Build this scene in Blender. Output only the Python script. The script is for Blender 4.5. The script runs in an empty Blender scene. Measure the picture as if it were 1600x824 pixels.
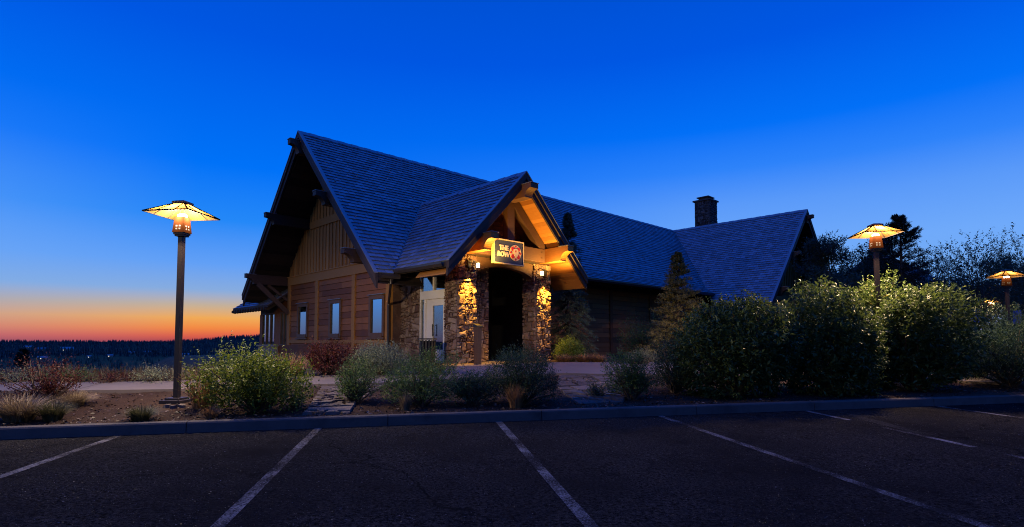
import bpy, math, random
import numpy as np
from mathutils import Vector, Matrix, noise as mnoise

sc = bpy.context.scene
R = math.radians
# ------------------------------------------------------------------ camera
TILT, F, HE = R(3.0), 865.0, 1.4          # tilt up, focal length in 1600-wide pixels, eye height
PY = 533 - F * math.tan(TILT)
cam_d = bpy.data.cameras.new('camera')
cam = bpy.data.objects.new('camera', cam_d)
sc.collection.objects.link(cam)
cam.location = (0, 0, HE)
cam.rotation_euler = (R(90) + TILT, 0, 0)
cam_d.sensor_width = 36
cam_d.lens = F / 1600 * 36
cam_d.shift_y = (PY - 412) / 1600
cam_d.clip_end = 20000
cam_d.clip_start = 0.05
sc.camera = cam

# ------------------------------------------------------------------ world: dusk sky
world = bpy.data.worlds.new('World')
sc.world = world
world.use_nodes = True
wt = world.node_tree
wt.nodes.clear()
def N(t, kind, **kw):
    n = t.nodes.new(kind)
    for k, v in kw.items():
        setattr(n, k, v)
    return n
def srgb(r, g, b):
    f = lambda c: (c / 255 / 12.92) if c / 255 <= .04045 else ((c / 255 + .055) / 1.055) ** 2.4
    return (f(r), f(g), f(b), 1)
def ramp(t, stops, inp):
    n = N(t, 'ShaderNodeValToRGB')
    el = n.color_ramp.elements
    while len(el) < len(stops):
        el.new(.5)
    for e, (p, c) in zip(el, stops):
        e.position = p; e.color = c
    t.links.new(inp, n.inputs[0])
    return n.outputs[0]
def math_node(t, op, a, b=None, c=None, clamp=False):
    n = N(t, 'ShaderNodeMath', operation=op, use_clamp=clamp)
    for i, x in enumerate((a, b, c)):
        if x is None: continue
        if isinstance(x, (int, float)): n.inputs[i].default_value = x
        else: t.links.new(x, n.inputs[i])
    return n.outputs[0]
tc = N(wt, 'ShaderNodeTexCoord')
sep = N(wt, 'ShaderNodeSeparateXYZ')
wt.links.new(tc.outputs['Generated'], sep.inputs[0])
el_ = math_node(wt, 'ARCSINE', sep.outputs[2])
pos = math_node(wt, 'DIVIDE', el_, R(60), clamp=True)       # elevation 0..60 deg -> 0..1
az = math_node(wt, 'ARCTAN2', sep.outputs[0], sep.outputs[1])   # 0 straight ahead, + to the right
d60 = lambda deg: deg / 60
glow = [(0, srgb(176, 72, 78)), (d60(.5), srgb(222, 98, 74)), (d60(1.2), srgb(243, 138, 68)), (d60(2.1), srgb(240, 170, 88)),
        (d60(3.2), srgb(198, 176, 150)), (d60(4.6), srgb(136, 172, 222)), (d60(7), srgb(98, 160, 246)), (d60(11), srgb(36, 136, 248)),
        (d60(16), srgb(0, 114, 248)), (d60(27), srgb(0, 86, 226)), (d60(42), srgb(0, 70, 190)), (1, srgb(6, 60, 160))]
cool = [(0, srgb(120, 104, 138)), (d60(1.6), srgb(126, 140, 176)), (d60(4.5), srgb(118, 172, 240)), (d60(9), srgb(112, 170, 250)), (d60(13), srgb(90, 154, 249)),
        (d60(16.3), srgb(46, 131, 250)), (d60(20), srgb(2, 112, 247)), (d60(27), srgb(0, 87, 227)), (d60(42), srgb(0, 70, 190)), (1, srgb(6, 60, 160))]
gA = ramp(wt, glow, pos); gB = ramp(wt, cool, pos)
da = math_node(wt, 'ABSOLUTE', math_node(wt, 'ADD', az, R(24)))
fac = math_node(wt, 'SUBTRACT', 1.0, math_node(wt, 'DIVIDE', math_node(wt, 'SUBTRACT', da, R(6)), R(38), clamp=True), clamp=True)
mix = N(wt, 'ShaderNodeMix', data_type='RGBA')
wt.links.new(fac, mix.inputs[0]); wt.links.new(gB, mix.inputs[6]); wt.links.new(gA, mix.inputs[7])
# the sky away from the afterglow is dimmer (behind the viewer)
fb = math_node(wt, 'MULTIPLY_ADD', sep.outputs[1], 2.0, .5, clamp=True)
fl0 = math_node(wt, 'DIVIDE', math_node(wt, 'SUBTRACT', el_, R(8)), R(26), clamp=True)
dim = math_node(wt, 'MULTIPLY', math_node(wt, 'SUBTRACT', 1.0, fb), math_node(wt, 'SUBTRACT', 1.0, fl0))
hi = math_node(wt, 'DIVIDE', math_node(wt, 'SUBTRACT', el_, R(33)), R(22), clamp=True)
back = math_node(wt, 'MULTIPLY', math_node(wt, 'MULTIPLY_ADD', dim, -.8, 1.0), math_node(wt, 'MULTIPLY_ADD', hi, 2.0, 1.0))
mul = N(wt, 'ShaderNodeMix', data_type='RGBA', blend_type='MULTIPLY')
mul.inputs[0].default_value = 1
wt.links.new(mix.outputs[2], mul.inputs[6]); wt.links.new(back, mul.inputs[7])
bg = N(wt, 'ShaderNodeBackground'); bg.inputs[1].default_value = 1.0
wt.links.new(mul.outputs[2], bg.inputs[0])
wo = N(wt, 'ShaderNodeOutputWorld')
wt.links.new(bg.outputs[0], wo.inputs[0])

# one weak, broad sun: fill added from behind-left to brighten walls and shrubs
fill_sun_d = bpy.data.lights.new('sun', 'SUN'); sun = bpy.data.objects.new('sun', fill_sun_d)
sc.collection.objects.link(sun)
fill_sun_d.energy = 0.11; fill_sun_d.angle = R(14); fill_sun_d.color = (1, .80, .60)
sun.rotation_euler = Vector((.74, .64, -.2)).to_track_quat('-Z', 'Y').to_euler()

vs = sc.view_settings
vs.view_transform = 'Standard'; vs.look = 'None'; vs.exposure = 0; vs.gamma = 1; vs.use_curve_mapping = False
sc.render.engine = 'CYCLES'
cy = sc.cycles
cy.use_denoising = True
cy.denoising_prefilter = 'NONE'
cy.denoising_quality = 'HIGH'
try: cy.denoiser = 'OPENIMAGEDENOISE'
except Exception: pass
cy.max_bounces = 6; cy.transparent_max_bounces = 8; cy.diffuse_bounces = 2; cy.glossy_bounces = 3
cy.sample_clamp_indirect = 1.5
cy.use_light_tree = True
cy.filter_width = 1.05
cy.caustics_reflective = False; cy.caustics_refractive = False; cy.blur_glossy = 1.0

# ------------------------------------------------------------------ helpers
rng = np.random.default_rng(7)
random.seed(7)
col = sc.collection
def link(o, parent=None):
    col.objects.link(o)
    if parent is not None: o.parent = parent
    return o
def tag(o, label=None, cat=None, group=None, kind=None):
    if label: o['label'] = label
    if cat: o['category'] = cat
    if group: o['group'] = group
    if kind: o['kind'] = kind
    return o
def empty(name, loc=(0, 0, 0), rz=0, parent=None):
    o = bpy.data.objects.new(name, None); o.empty_display_size = .2
    o.location = loc; o.rotation_euler = (0, 0, rz)
    return link(o, parent)
def mesh_np(name, verts, faces, mat, parent=None, tint=None, smooth=False, loc=(0, 0, 0), tri=True, colr=None):
    """verts (n,3), faces (m,k) arrays, tint per face"""
    me = bpy.data.meshes.new(name)
    verts = np.asarray(verts, np.float32); faces = np.asarray(faces, np.int32)
    k = faces.shape[1]
    me.vertices.add(len(verts)); me.vertices.foreach_set('co', verts.ravel())
    me.loops.add(faces.size); me.loops.foreach_set('vertex_index', faces.ravel())
    me.polygons.add(len(faces))
    me.polygons.foreach_set('loop_start', np.arange(0, faces.size, k, dtype=np.int32))
    me.polygons.foreach_set('loop_total', np.full(len(faces), k, np.int32))
    if smooth: me.polygons.foreach_set('use_smooth', np.ones(len(faces), bool))
    me.update(calc_edges=True)
    if tint is not None:
        a = me.attributes.new('tint', 'FLOAT', 'FACE'); a.data.foreach_set('value', np.asarray(tint, np.float32))
    if colr is not None:
        a = me.attributes.new('shade', 'FLOAT_COLOR', 'POINT'); a.data.foreach_set('color', np.asarray(colr, np.float32).ravel())
    if mat: me.materials.append(mat)
    o = bpy.data.objects.new(name, me); o.location = loc
    return link(o, parent)
class MB:
    def __init__(s): s.v = []; s.f = []; s.t = []
    def poly(s, pts, t=.5):
        b = len(s.v); s.v += [tuple(p) for p in pts]; s.f.append(tuple(range(b, b + len(pts)))); s.t.append(t)
    def hexa(s, p, t=.5):      # p: 8 points, bottom 4 (ccw seen from the top) then top 4
        b = len(s.v); s.v += [tuple(q) for q in p]
        for f in ((3, 2, 1, 0), (4, 5, 6, 7), (0, 1, 5, 4), (1, 2, 6, 5), (2, 3, 7, 6), (3, 0, 4, 7)):
            s.f.append(tuple(b + i for i in f)); s.t.append(t)
    def box(s, x0, x1, y0, y1, z0, z1, t=.5):
        s.hexa([(x0, y0, z0), (x1, y0, z0), (x1, y1, z0), (x0, y1, z0), (x0, y0, z1), (x1, y0, z1), (x1, y1, z1), (x0, y1, z1)], t)
    def prism(s, pts, ext, t=.5):
        pts = [Vector(p) for p in pts]; ext = Vector(ext); n = len(pts); b = len(s.v)
        s.v += [tuple(p) for p in pts] + [tuple(p + ext) for p in pts]
        s.f.append(tuple(range(b + n - 1, b - 1, -1))); s.t.append(t)
        s.f.append(tuple(range(b + n, b + 2 * n))); s.t.append(t)
        for i in range(n):
            j = (i + 1) % n
            s.f.append((b + i, b + j, b + n + j, b + n + i)); s.t.append(t)
    def beam(s, p0, p1, w, h, up=(0, 0, 1), t=.5):
        p0 = Vector(p0); p1 = Vector(p1); d = (p1 - p0).normalized()
        side = d.cross(Vector(up)).normalized(); u2 = side.cross(d).normalized()
        a = side * (w / 2); c = u2 * (h / 2)
        s.hexa([p0 - a - c, p0 + a - c, p1 + a - c, p1 - a - c, p0 - a + c, p0 + a + c, p1 + a + c, p1 - a + c], t)
    def tube(s, pts, rad, n=8, t=.5, cap=True):
        pts = [Vector(p) for p in pts]; b = len(s.v); m = len(pts)
        if not hasattr(rad, '__len__'): rad = [rad] * m
        for i, p in enumerate(pts):
            d = (pts[min(i + 1, m - 1)] - pts[max(i - 1, 0)]).normalized()
            ref = Vector((0, 0, 1)) if abs(d.z) < .9 else Vector((1, 0, 0))
            a = d.cross(ref).normalized(); c = a.cross(d)
            for k in range(n):
                q = p + (a * math.cos(2 * math.pi * k / n) + c * math.sin(2 * math.pi * k / n)) * rad[i]
                s.v.append(tuple(q))
        for i in range(m - 1):
            for k in range(n):
                k2 = (k + 1) % n
                s.f.append((b + i * n + k, b + i * n + k2, b + (i + 1) * n + k2, b + (i + 1) * n + k)); s.t.append(t)
        if cap:
            s.f.append(tuple(b + k for k in range(n - 1, -1, -1))); s.t.append(t)
            s.f.append(tuple(b + (m - 1) * n + k for k in range(n))); s.t.append(t)
    def build(s, name, mat, parent=None, smooth=False, bevel=0, fix=True):
        me = bpy.data.meshes.new(name)
        me.from_pydata(s.v, [], s.f)
        a = me.attributes.new('tint', 'FLOAT', 'FACE'); a.data.foreach_set('value', s.t)
        me.update()
        if fix:
            import bmesh
            bm = bmesh.new(); bm.from_mesh(me); bmesh.ops.recalc_face_normals(bm, faces=bm.faces); bm.to_mesh(me); bm.free()
        if smooth: me.polygons.foreach_set('use_smooth', [True] * len(me.polygons))
        me.materials.append(mat)
        o = bpy.data.objects.new(name, me); link(o, parent)
        if bevel:
            m = o.modifiers.new('bevel', 'BEVEL'); m.width = bevel; m.segments = 2; m.limit_method = 'ANGLE'
        return o

# ------------------------------------------------------------------ materials
def mat(name):
    m = bpy.data.materials.new(name); m.use_nodes = True
    t = m.node_tree; p = t.nodes['Principled BSDF']
    return m, t, p
def noise_tex(t, scale, detail=4, rough=.6, vec=None, stretch=None):
    n = N(t, 'ShaderNodeTexNoise'); n.inputs['Scale'].default_value = scale
    n.inputs['Detail'].default_value = detail; n.inputs['Roughness'].default_value = rough
    c = N(t, 'ShaderNodeTexCoord')
    if stretch:
        mp = N(t, 'ShaderNodeMapping'); mp.inputs['Scale'].default_value = stretch
        t.links.new(c.outputs['Object'], mp.inputs[0]); t.links.new(mp.outputs[0], n.inputs['Vector'])
    else:
        t.links.new(c.outputs['Object'], n.inputs['Vector'])
    return n.outputs['Fac']
def bump(t, p, h, strength, dist):
    b = N(t, 'ShaderNodeBump'); b.inputs['Strength'].default_value = strength; b.inputs['Distance'].default_value = dist
    t.links.new(h, b.inputs['Height']); t.links.new(b.outputs[0], p.inputs['Normal'])
def tint_attr(t):
    return N(t, 'ShaderNodeAttribute', attribute_name='tint').outputs['Fac']
def mixc(t, fac, a, b, blend='MIX'):
    m = N(t, 'ShaderNodeMix', data_type='RGBA', blend_type=blend)
    for i, x in ((0, fac), (6, a), (7, b)):
        if isinstance(x, (int, float)): m.inputs[i].default_value = x
        elif isinstance(x, tuple): m.inputs[i].default_value = x if len(x) == 4 else (*x, 1)
        else: t.links.new(x, m.inputs[i])
    return m.outputs[2]
def surf(name, c0, c1, scale=6, rough=.8, bstr=.4, bdist=.01, stretch=None, stain=None, bscale=None, spec=.3, detail=6):
    """tint attribute + noise blend between two base colours, bump"""
    m, t, p = mat(name)
    nz = noise_tex(t, scale, detail, .65, stretch=stretch)
    f = math_node(t, 'ADD', math_node(t, 'MULTIPLY', nz, .9), math_node(t, 'MULTIPLY_ADD', tint_attr(t), 1.1, -.5), clamp=True)
    cc = mixc(t, f, c0, c1)
    if stain:
        s2 = noise_tex(t, stain[1], 5, .7)
        f2 = math_node(t, 'MULTIPLY_ADD', s2, 5, -2.6, clamp=True)
        cc = mixc(t, math_node(t, 'MULTIPLY', f2, stain[2]), cc, stain[0])
    t.links.new(cc, p.inputs['Base Color'])
    p.inputs['Roughness'].default_value = rough
    p.inputs['Specular IOR Level'].default_value = spec
    bump(t, p, noise_tex(t, bscale or scale * 3, 6, .7, stretch=stretch), bstr, bdist)
    return m
M = {}
M['shingle'] = surf('slate_shingle', (.135, .145, .165), (.235, .25, .285), 5, .55, .5, .004, stain=((.16, .165, .17), 1.2, .25), spec=.5)
M['siding'] = surf('stained_siding', (.17, .052, .011), (.36, .128, .030), 4, .62, .5, .004, stretch=(3, 3, 14), stain=((.06, .04, .035), .9, .5))
M['siding_up'] = surf('batten_siding', (.30, .128, .028), (.52, .245, .060), 4, .65, .5, .004, stretch=(14, 14, 1.5))
M['timber'] = surf('dark_timber', (.045, .024, .016), (.12, .062, .038), 3, .6, .5, .004, stretch=(2, 2, 8))
M['fascia'] = surf('fascia_wood', (.032, .022, .02), (.07, .046, .04), 3, .72, .4, .003)
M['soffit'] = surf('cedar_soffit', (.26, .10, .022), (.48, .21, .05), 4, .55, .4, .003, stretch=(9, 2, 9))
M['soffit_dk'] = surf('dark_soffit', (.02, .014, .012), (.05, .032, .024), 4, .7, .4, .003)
M['cedar'] = surf('cedar_beam', (.27, .105, .022), (.46, .20, .045), 3, .55, .4, .003, stretch=(3, 1, 9))
M['stone'] = surf('ledge_stone', (.095, .05, .037), (.28, .20, .145), 5, .85, .8, .02, stain=((.30, .15, .09), 1.8, .6), bscale=14)
M['mortar'] = surf('mortar', (.035, .03, .027), (.07, .06, .05), 9, .95, .6, .01)
M['brick'] = surf('chimney_stone', (.05, .04, .036), (.15, .12, .10), 6, .9, .8, .02)
M['cream'] = surf('cream_frame', (.62, .54, .42), (.78, .70, .58), 2, .32, .1, .002, spec=.5)
M['winframe'] = surf('window_wood', (.11, .055, .028), (.20, .10, .05), 5, .5, .3, .002)
M['gutter'] = surf('gutter_metal', (.03, .022, .02), (.05, .04, .036), 5, .38, .1, .001, spec=.6)
M['drip'] = surf('drip_edge', (.14, .145, .155), (.22, .225, .24), 5, .5, .1, .001, spec=.7)
M['stucco'] = surf('buff_stone', (.24, .19, .13), (.36, .29, .2), 6, .9, .5, .01)
M['bronze'] = surf('bronze_metal', (.012, .007, .006), (.026, .015, .012), 8, .45, .25, .002, spec=.6)
M['copper'] = surf('lamp_head_metal', (.0042, .0013, .0005), (.0065, .0021, .0008), 8, .9, .2, .002, spec=.0)
M['concrete'] = surf('walk_concrete', (.115, .09, .08), (.19, .155, .137), 2.2, .85, .35, .004, stain=((.10, .08, .07), .7, .6))
M['kerb'] = surf('kerb_concrete', (.05, .044, .040), (.125, .11, .10), 3, .9, .7, .008, stain=((.03, .027, .025), 1.5, .8), spec=.1)
M['flag'] = surf('flagstone', (.06, .044, .036), (.13, .10, .083), 4, .85, .6, .01, stain=((.09, .08, .075), 1.3, .6))
M['bark'] = surf('bark', (.05, .038, .028), (.12, .09, .065), 9, .9, .8, .01)
M['twig'] = surf('twig', (.06, .04, .028), (.13, .09, .06), 9, .9, .5, .004)
M['lampframe'] = surf('lamp_frame_metal', (.004, .003, .0025), (.007, .005, .004), 8, .9, .1, .001, spec=.02)
M['black'] = surf('black_metal', (.012, .012, .013), (.03, .028, .028), 8, .45, .2, .002)
M['signblue'] = surf('sign_face', (.045, .055, .075), (.06, .07, .095), 4, .45, .1, .001)
M['gold'] = surf('sign_gold', (.72, .52, .22), (.85, .66, .32), 8, .35, .1, .001, spec=.6)
M['letter'] = surf('sign_letter', (.72, .60, .42), (.82, .72, .55), 8, .4, .1, .001)
M['red'] = surf('sign_red', (.50, .02, .02), (.62, .04, .03), 8, .4, .1, .001)
M['bluesign'] = surf('blue_sign', (.02, .09, .42), (.03, .12, .5), 8, .45, .05, .001)
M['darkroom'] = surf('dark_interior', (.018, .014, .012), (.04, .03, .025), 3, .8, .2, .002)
def emit(name, c, s):
    m, t, p = mat(name)
    p.inputs['Base Color'].default_value = (*c, 1); p.inputs['Emission Color'].default_value = (*c, 1); p.inputs['Emission Strength'].default_value = s
    return m
M['bulb'] = emit('lamp_bulb', (1, .80, .52), 30)
M['sconce_bulb'] = emit('sconce_bulb', (1, .72, .30), 22)
M['farlight'] = emit('far_window', (1, .72, .42), 1.6)
M['pendant'] = emit('pendant_glow', (1, .80, .45), 2.2)
def glass(name, refl, tintc=(.9, .95, 1), rough=.02):
    m, t, p = mat(name); t.nodes.remove(p)
    g = N(t, 'ShaderNodeBsdfGlossy'); g.inputs['Roughness'].default_value = rough; g.inputs[0].default_value = (*tintc, 1)
    tr = N(t, 'ShaderNodeBsdfTransparent'); tr.inputs[0].default_value = (.75, .8, .85, 1)
    mx = N(t, 'ShaderNodeMixShader')
    lw = N(t, 'ShaderNodeLayerWeight'); lw.inputs[0].default_value = .5
    t.links.new(math_node(t, 'MULTIPLY_ADD', lw.outputs['Fresnel'], .6, refl, clamp=True), mx.inputs[0])
    t.links.new(tr.outputs[0], mx.inputs[1]); t.links.new(g.outputs[0], mx.inputs[2])
    b = N(t, 'ShaderNodeBump'); b.inputs['Strength'].default_value = .05; b.inputs['Distance'].default_value = .01
    t.links.new(noise_tex(t, 1.2, 1), b.inputs['Height']); t.links.new(b.outputs[0], g.inputs['Normal'])
    t.links.new(mx.outputs[0], t.nodes['Material Output'].inputs[0])
    return m
for k_ in ('bulb', 'sconce_bulb', 'farlight', 'pendant'): M[k_].cycles.emission_sampling = 'NONE'
M['glass'] = glass('window_glass', .62, (.50, .76, 1.0))
M['doorglass'] = glass('door_glass', .22)
def shade_glass():
    m, t, p = mat('amber_lamp_glass'); t.nodes.remove(p)
    tl = N(t, 'ShaderNodeBsdfTranslucent'); df = N(t, 'ShaderNodeBsdfDiffuse')
    nz = noise_tex(t, 14, 4, .6)
    c = mixc(t, nz, (.026, .0125, .0032), (.055, .030, .0085))
    t.links.new(c, tl.inputs[0]); t.links.new(c, df.inputs[0])
    mx = N(t, 'ShaderNodeMixShader'); mx.inputs[0].default_value = .45
    t.links.new(tl.outputs[0], mx.inputs[1]); t.links.new(df.outputs[0], mx.inputs[2])
    t.links.new(mx.outputs[0], t.nodes['Material Output'].inputs[0])
    return m
M['shade'] = shade_glass()
def leafmat(name, c0, c1, c2=None, transl=.35, rough=.5):
    m, t, p = mat(name)
    a = tint_attr(t)
    stops = [(0, (*c0, 1)), (.75, (*c1, 1)), (1, (*(c2 or c1), 1))]
    cc = ramp(t, stops, a)
    t.links.new(cc, p.inputs['Base Color']); p.inputs['Roughness'].default_value = rough; p.inputs['Specular IOR Level'].default_value = .25
    tl = N(t, 'ShaderNodeBsdfTranslucent'); t.links.new(cc, tl.inputs[0])
    mx = N(t, 'ShaderNodeMixShader'); mx.inputs[0].default_value = transl
    t.links.new(p.outputs[0], mx.inputs[1]); t.links.new(tl.outputs[0], mx.inputs[2])
    t.links.new(mx.outputs[0], t.nodes['Material Output'].inputs[0])
    return m
M['leaf_yellow'] = leafmat('yellow_green_leaf', (.065, .10, .012), (.21, .25, .024), (.40, .29, .04))
M['leaf_green'] = leafmat('green_leaf', (.045, .085, .022), (.13, .20, .05), (.24, .23, .075))
M['leaf_dark'] = leafmat('dark_green_leaf', (.02, .045, .022), (.055, .095, .042), (.12, .14, .055))
M['leaf_silver'] = leafmat('silver_leaf', (.14, .165, .09), (.30, .33, .19), (.38, .39, .24))
M['leaf_hedge'] = leafmat('hedge_leaf', (.030, .055, .016), (.12, .16, .038), (.30, .23, .07), rough=.42)
M['leaf_red'] = leafmat('red_leaf', (.05, .014, .010), (.13, .032, .018), (.18, .06, .03))
M['leaf_bright'] = leafmat('bright_leaf', (0.063, 0.112, 0.021), (0.154, 0.224, 0.042), (0.210, 0.266, 0.056))
M['leaf_tree'] = leafmat('tree_leaf', (.03, .05, .03), (.065, .09, .05), (.10, .12, .065))
M['needle'] = leafmat('needle', (.05, .075, .045), (.14, .18, .105), (.20, .24, .14), .15)
M['needle_gold'] = leafmat('golden_needle', (.12, .11, .035), (.27, .22, .065), (.36, .27, .09), .15)
M['needle_dark'] = leafmat('dark_needle', (.008, .013, .010), (.02, .03, .02), (.03, .04, .028), .1)
M['chips'] = leafmat('bark_chips', (.02, .012, .008), (.085, .052, .034), (.16, .115, .08), 0)
M['grit'] = leafmat('grit_stone', (.004, .004, .004), (.045, .043, .042), (.14, .13, .125), 0)
M['dry'] = leafmat('dry_grass', (.15, .105, .055), (.32, .235, .13), (.40, .31, .19), .2)
M['field'] = leafmat('field_grass_blades', (.05, .045, .02), (.13, .10, .055), (.26, .19, .11), .2)
M['dry_orange'] = leafmat('orange_grass', (.20, .10, .04), (.36, .19, .075), (.42, .26, .12), .2)
M['green_grass'] = leafmat('green_grass', (.05, .055, .02), (.12, .115, .045), (.2, .16, .08), .2)

# asphalt: aggregate speckle, oil stains, cracks
def asphalt():
    m, t, p = mat('asphalt')
    fine = noise_tex(t, 38, 5, .85); mid = noise_tex(t, 9, 7, .75); big = noise_tex(t, .55, 5, .65)
    cc = mixc(t, math_node(t, 'MULTIPLY_ADD', fine, 4.2, -1.75, clamp=True), (.007, .0066, .0065), (.068, .064, .061))
    cc = mixc(t, math_node(t, 'MULTIPLY_ADD', big, 4, -1.75, clamp=True), cc, (.017, .0158, .0154), 'MIX')
    patch = noise_tex(t, 2.6, 6, .72)
    cc = mixc(t, math_node(t, 'MULTIPLY', math_node(t, 'MULTIPLY_ADD', patch, 7, -4.0, clamp=True), .7), cc, (.009, .0084, .0083))
    scuff = noise_tex(t, 1.0, 6, .7, stretch=(2.2, .16, 1))
    cc = mixc(t, math_node(t, 'MULTIPLY', math_node(t, 'MULTIPLY_ADD', scuff, 9, -5.6, clamp=True), math_node(t, 'MULTIPLY_ADD', fine, 2.4, -.8, clamp=True)), cc, (.08, .076, .074))
    cc = mixc(t, math_node(t, 'MULTIPLY', math_node(t, 'MULTIPLY_ADD', mid, 6, -3.5, clamp=True), .5), cc, (.015, .014, .0138))
    vo = N(t, 'ShaderNodeTexVoronoi', feature='DISTANCE_TO_EDGE'); vo.inputs['Scale'].default_value = .16
    c = N(t, 'ShaderNodeTexCoord'); 
    nn = N(t, 'ShaderNodeTexNoise'); nn.inputs['Scale'].default_value = 1.3; nn.inputs['Detail'].default_value = 5
    t.links.new(c.outputs['Object'], nn.inputs['Vector'])
    va = N(t, 'ShaderNodeVectorMath', operation='MULTIPLY_ADD'); va.inputs[1].default_value = (1.6, 1.6, 0)
    t.links.new(nn.outputs['Color'], va.inputs[0]); t.links.new(c.outputs['Object'], va.inputs[2]); t.links.new(va.outputs[0], vo.inputs['Vector'])
    crack = math_node(t, 'LESS_THAN', vo.outputs['Distance'], .0034)
    cc = mixc(t, math_node(t, 'MULTIPLY', crack, .75), cc, (.01, .01, .01))
    t.links.new(cc, p.inputs['Base Color'])
    t.links.new(math_node(t, 'MULTIPLY_ADD', big, .2, .75), p.inputs['Roughness']); p.inputs['Specular IOR Level'].default_value = 0
    h = math_node(t, 'ADD', math_node(t, 'MULTIPLY', fine, 1.0), math_node(t, 'MULTIPLY', mid, .5))
    bump(t, p, h, 1.0, .03)
    return m
M['asphalt'] = asphalt()
def paint():
    m, t, p = mat('worn_paint')
    f = noise_tex(t, 60, 5, .75); b = noise_tex(t, 2.2, 4, .6)
    w = math_node(t, 'MULTIPLY_ADD', math_node(t, 'ADD', f, math_node(t, 'MULTIPLY', b, .7)), 5, -3.45, clamp=True)
    t.links.new(mixc(t, w, (.20, .19, .185), (.022, .020, .019)), p.inputs['Base Color']); p.inputs['Roughness'].default_value = .8; p.inputs['Specular IOR Level'].default_value = 0
    bump(t, p, noise_tex(t, 170, 3, .7), .6, .01)
    return m
M['paint'] = paint()
def ground_mat():
    m, t, p = mat('soil_and_field')
    a = N(t, 'ShaderNodeAttribute', attribute_name='shade').outputs['Color']
    n1 = noise_tex(t, 30, 6, .75); n2 = noise_tex(t, 3, 5, .6)
    f = math_node(t, 'ADD', math_node(t, 'MULTIPLY', n1, 1.2), math_node(t, 'MULTIPLY', n2, .8))
    cc = mixc(t, 1.0, a, N_val(t, f), 'MULTIPLY')
    t.links.new(cc, p.inputs['Base Color']); p.inputs['Roughness'].default_value = .95; p.inputs['Specular IOR Level'].default_value = .1
    bump(t, p, n1, .9, .03)
    return m
def N_val(t, f):
    c = N(t, 'ShaderNodeCombineColor')
    for i in range(3): t.links.new(f, c.inputs[i])
    return c.outputs[0]
M['ground'] = ground_mat()

# ------------------------------------------------------------------ site geometry
YAW = R(46.13)
U = Vector((math.sin(YAW), math.cos(YAW), 0)); V = Vector((-math.cos(YAW), math.sin(YAW), 0))
O = Vector((-4.2116, 19.0, .70)); RZ = R(90) - YAW
LOT = .0150
KA = R(12.7)                                        # kerb direction
KD = Vector((math.cos(KA), math.sin(KA), 0)); KN = Vector((-math.sin(KA), math.cos(KA), 0))
def ray(px, py):
    c, s = math.cos(TILT), math.sin(TILT)
    a = (px - 800) / F; b = (PY - py) / F
    return Vector((a, c - s * b, s + c * b))
def on_lot(px, py):
    d = ray(px, py); k = -HE / (d.z - LOT * d.y)
    return Vector((0, 0, HE)) + d * k
K0 = on_lot(607, 665.5)                             # a point at the foot of the kerb face
K0.z = 0
def sk(x, y):
    r = Vector((x, y, 0)) - K0
    return r.dot(KD), r.dot(KN)
def lot_z(x, y): return LOT * y
def sstep(a, b, x):
    t = min(1, max(0, (x - a) / (b - a))); return t * t * (3 - 2 * t)
KH = .15
def ground_z(x, y, rough=True):
    s, k = sk(x, y)
    kx, ky = K0.x + KD.x * s, K0.y + KD.y * s       # foot on the kerb line
    kt = min(kx * 0 + LOT * ky, .45)
    z0 = LOT * max(min(ky, 16), 3) + KH - .02
    z = z0 + (max(.70, z0 + .02) - z0) * sstep(-.5, 8.5, k)
    r = Vector((x, y, 0)) - O
    u, v = r.dot(U), r.dot(V)
    z += 1.1 * sstep(6, 45, u - v * .4) * sstep(-6, -18, v)    # rises to the right rear
    drop = max(0, v - 13.5, min(k - 4.9, (-u - 2.6) * 3))
    if drop > 0:
        z -= 31 * (1 - math.exp(-drop / 75)) * sstep(0, 8, drop)
        dist = math.hypot(x, y)
        azm = math.degrees(math.atan2(x, y))
        if dist > 1700:
            hill = 19 + 46 * sstep(-34, -20, azm) + 7 * mnoise.noise(Vector((azm * .35, 3, 0))) + 3 * mnoise.noise(Vector((azm * 1.3, 9, 0)))
            z += hill * sstep(2000, 3300, dist)
        if dist > 60: z += 1.2 * mnoise.noise(Vector((x * .012, y * .012, 0)))
    elif math.hypot(x, y) > 200 and drop <= 0:
        z -= 0
    if rough and k > 0:
        z += .035 * mnoise.noise(Vector((x * 1.1, y * 1.1, 0))) + .02 * mnoise.noise(Vector((x * 3.7, y * 3.7, 2)))
    return z
def at(px, py, lo=3.0):
    """the ground point seen at a pixel of the photograph"""
    d = ray(px, py)
    for i in range(4000):
        p = Vector((0, 0, HE)) + d * lo
        if p.z <= ground_z(p.x, p.y, False): break
        lo += .02 if lo < 60 else lo * .005
    return p
def at_depth(px, y):
    x = (px - 800) / F * y * (1 / math.cos(TILT)) * math.cos(TILT)
    return Vector((x, y, ground_z(x, y, False)))

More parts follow.
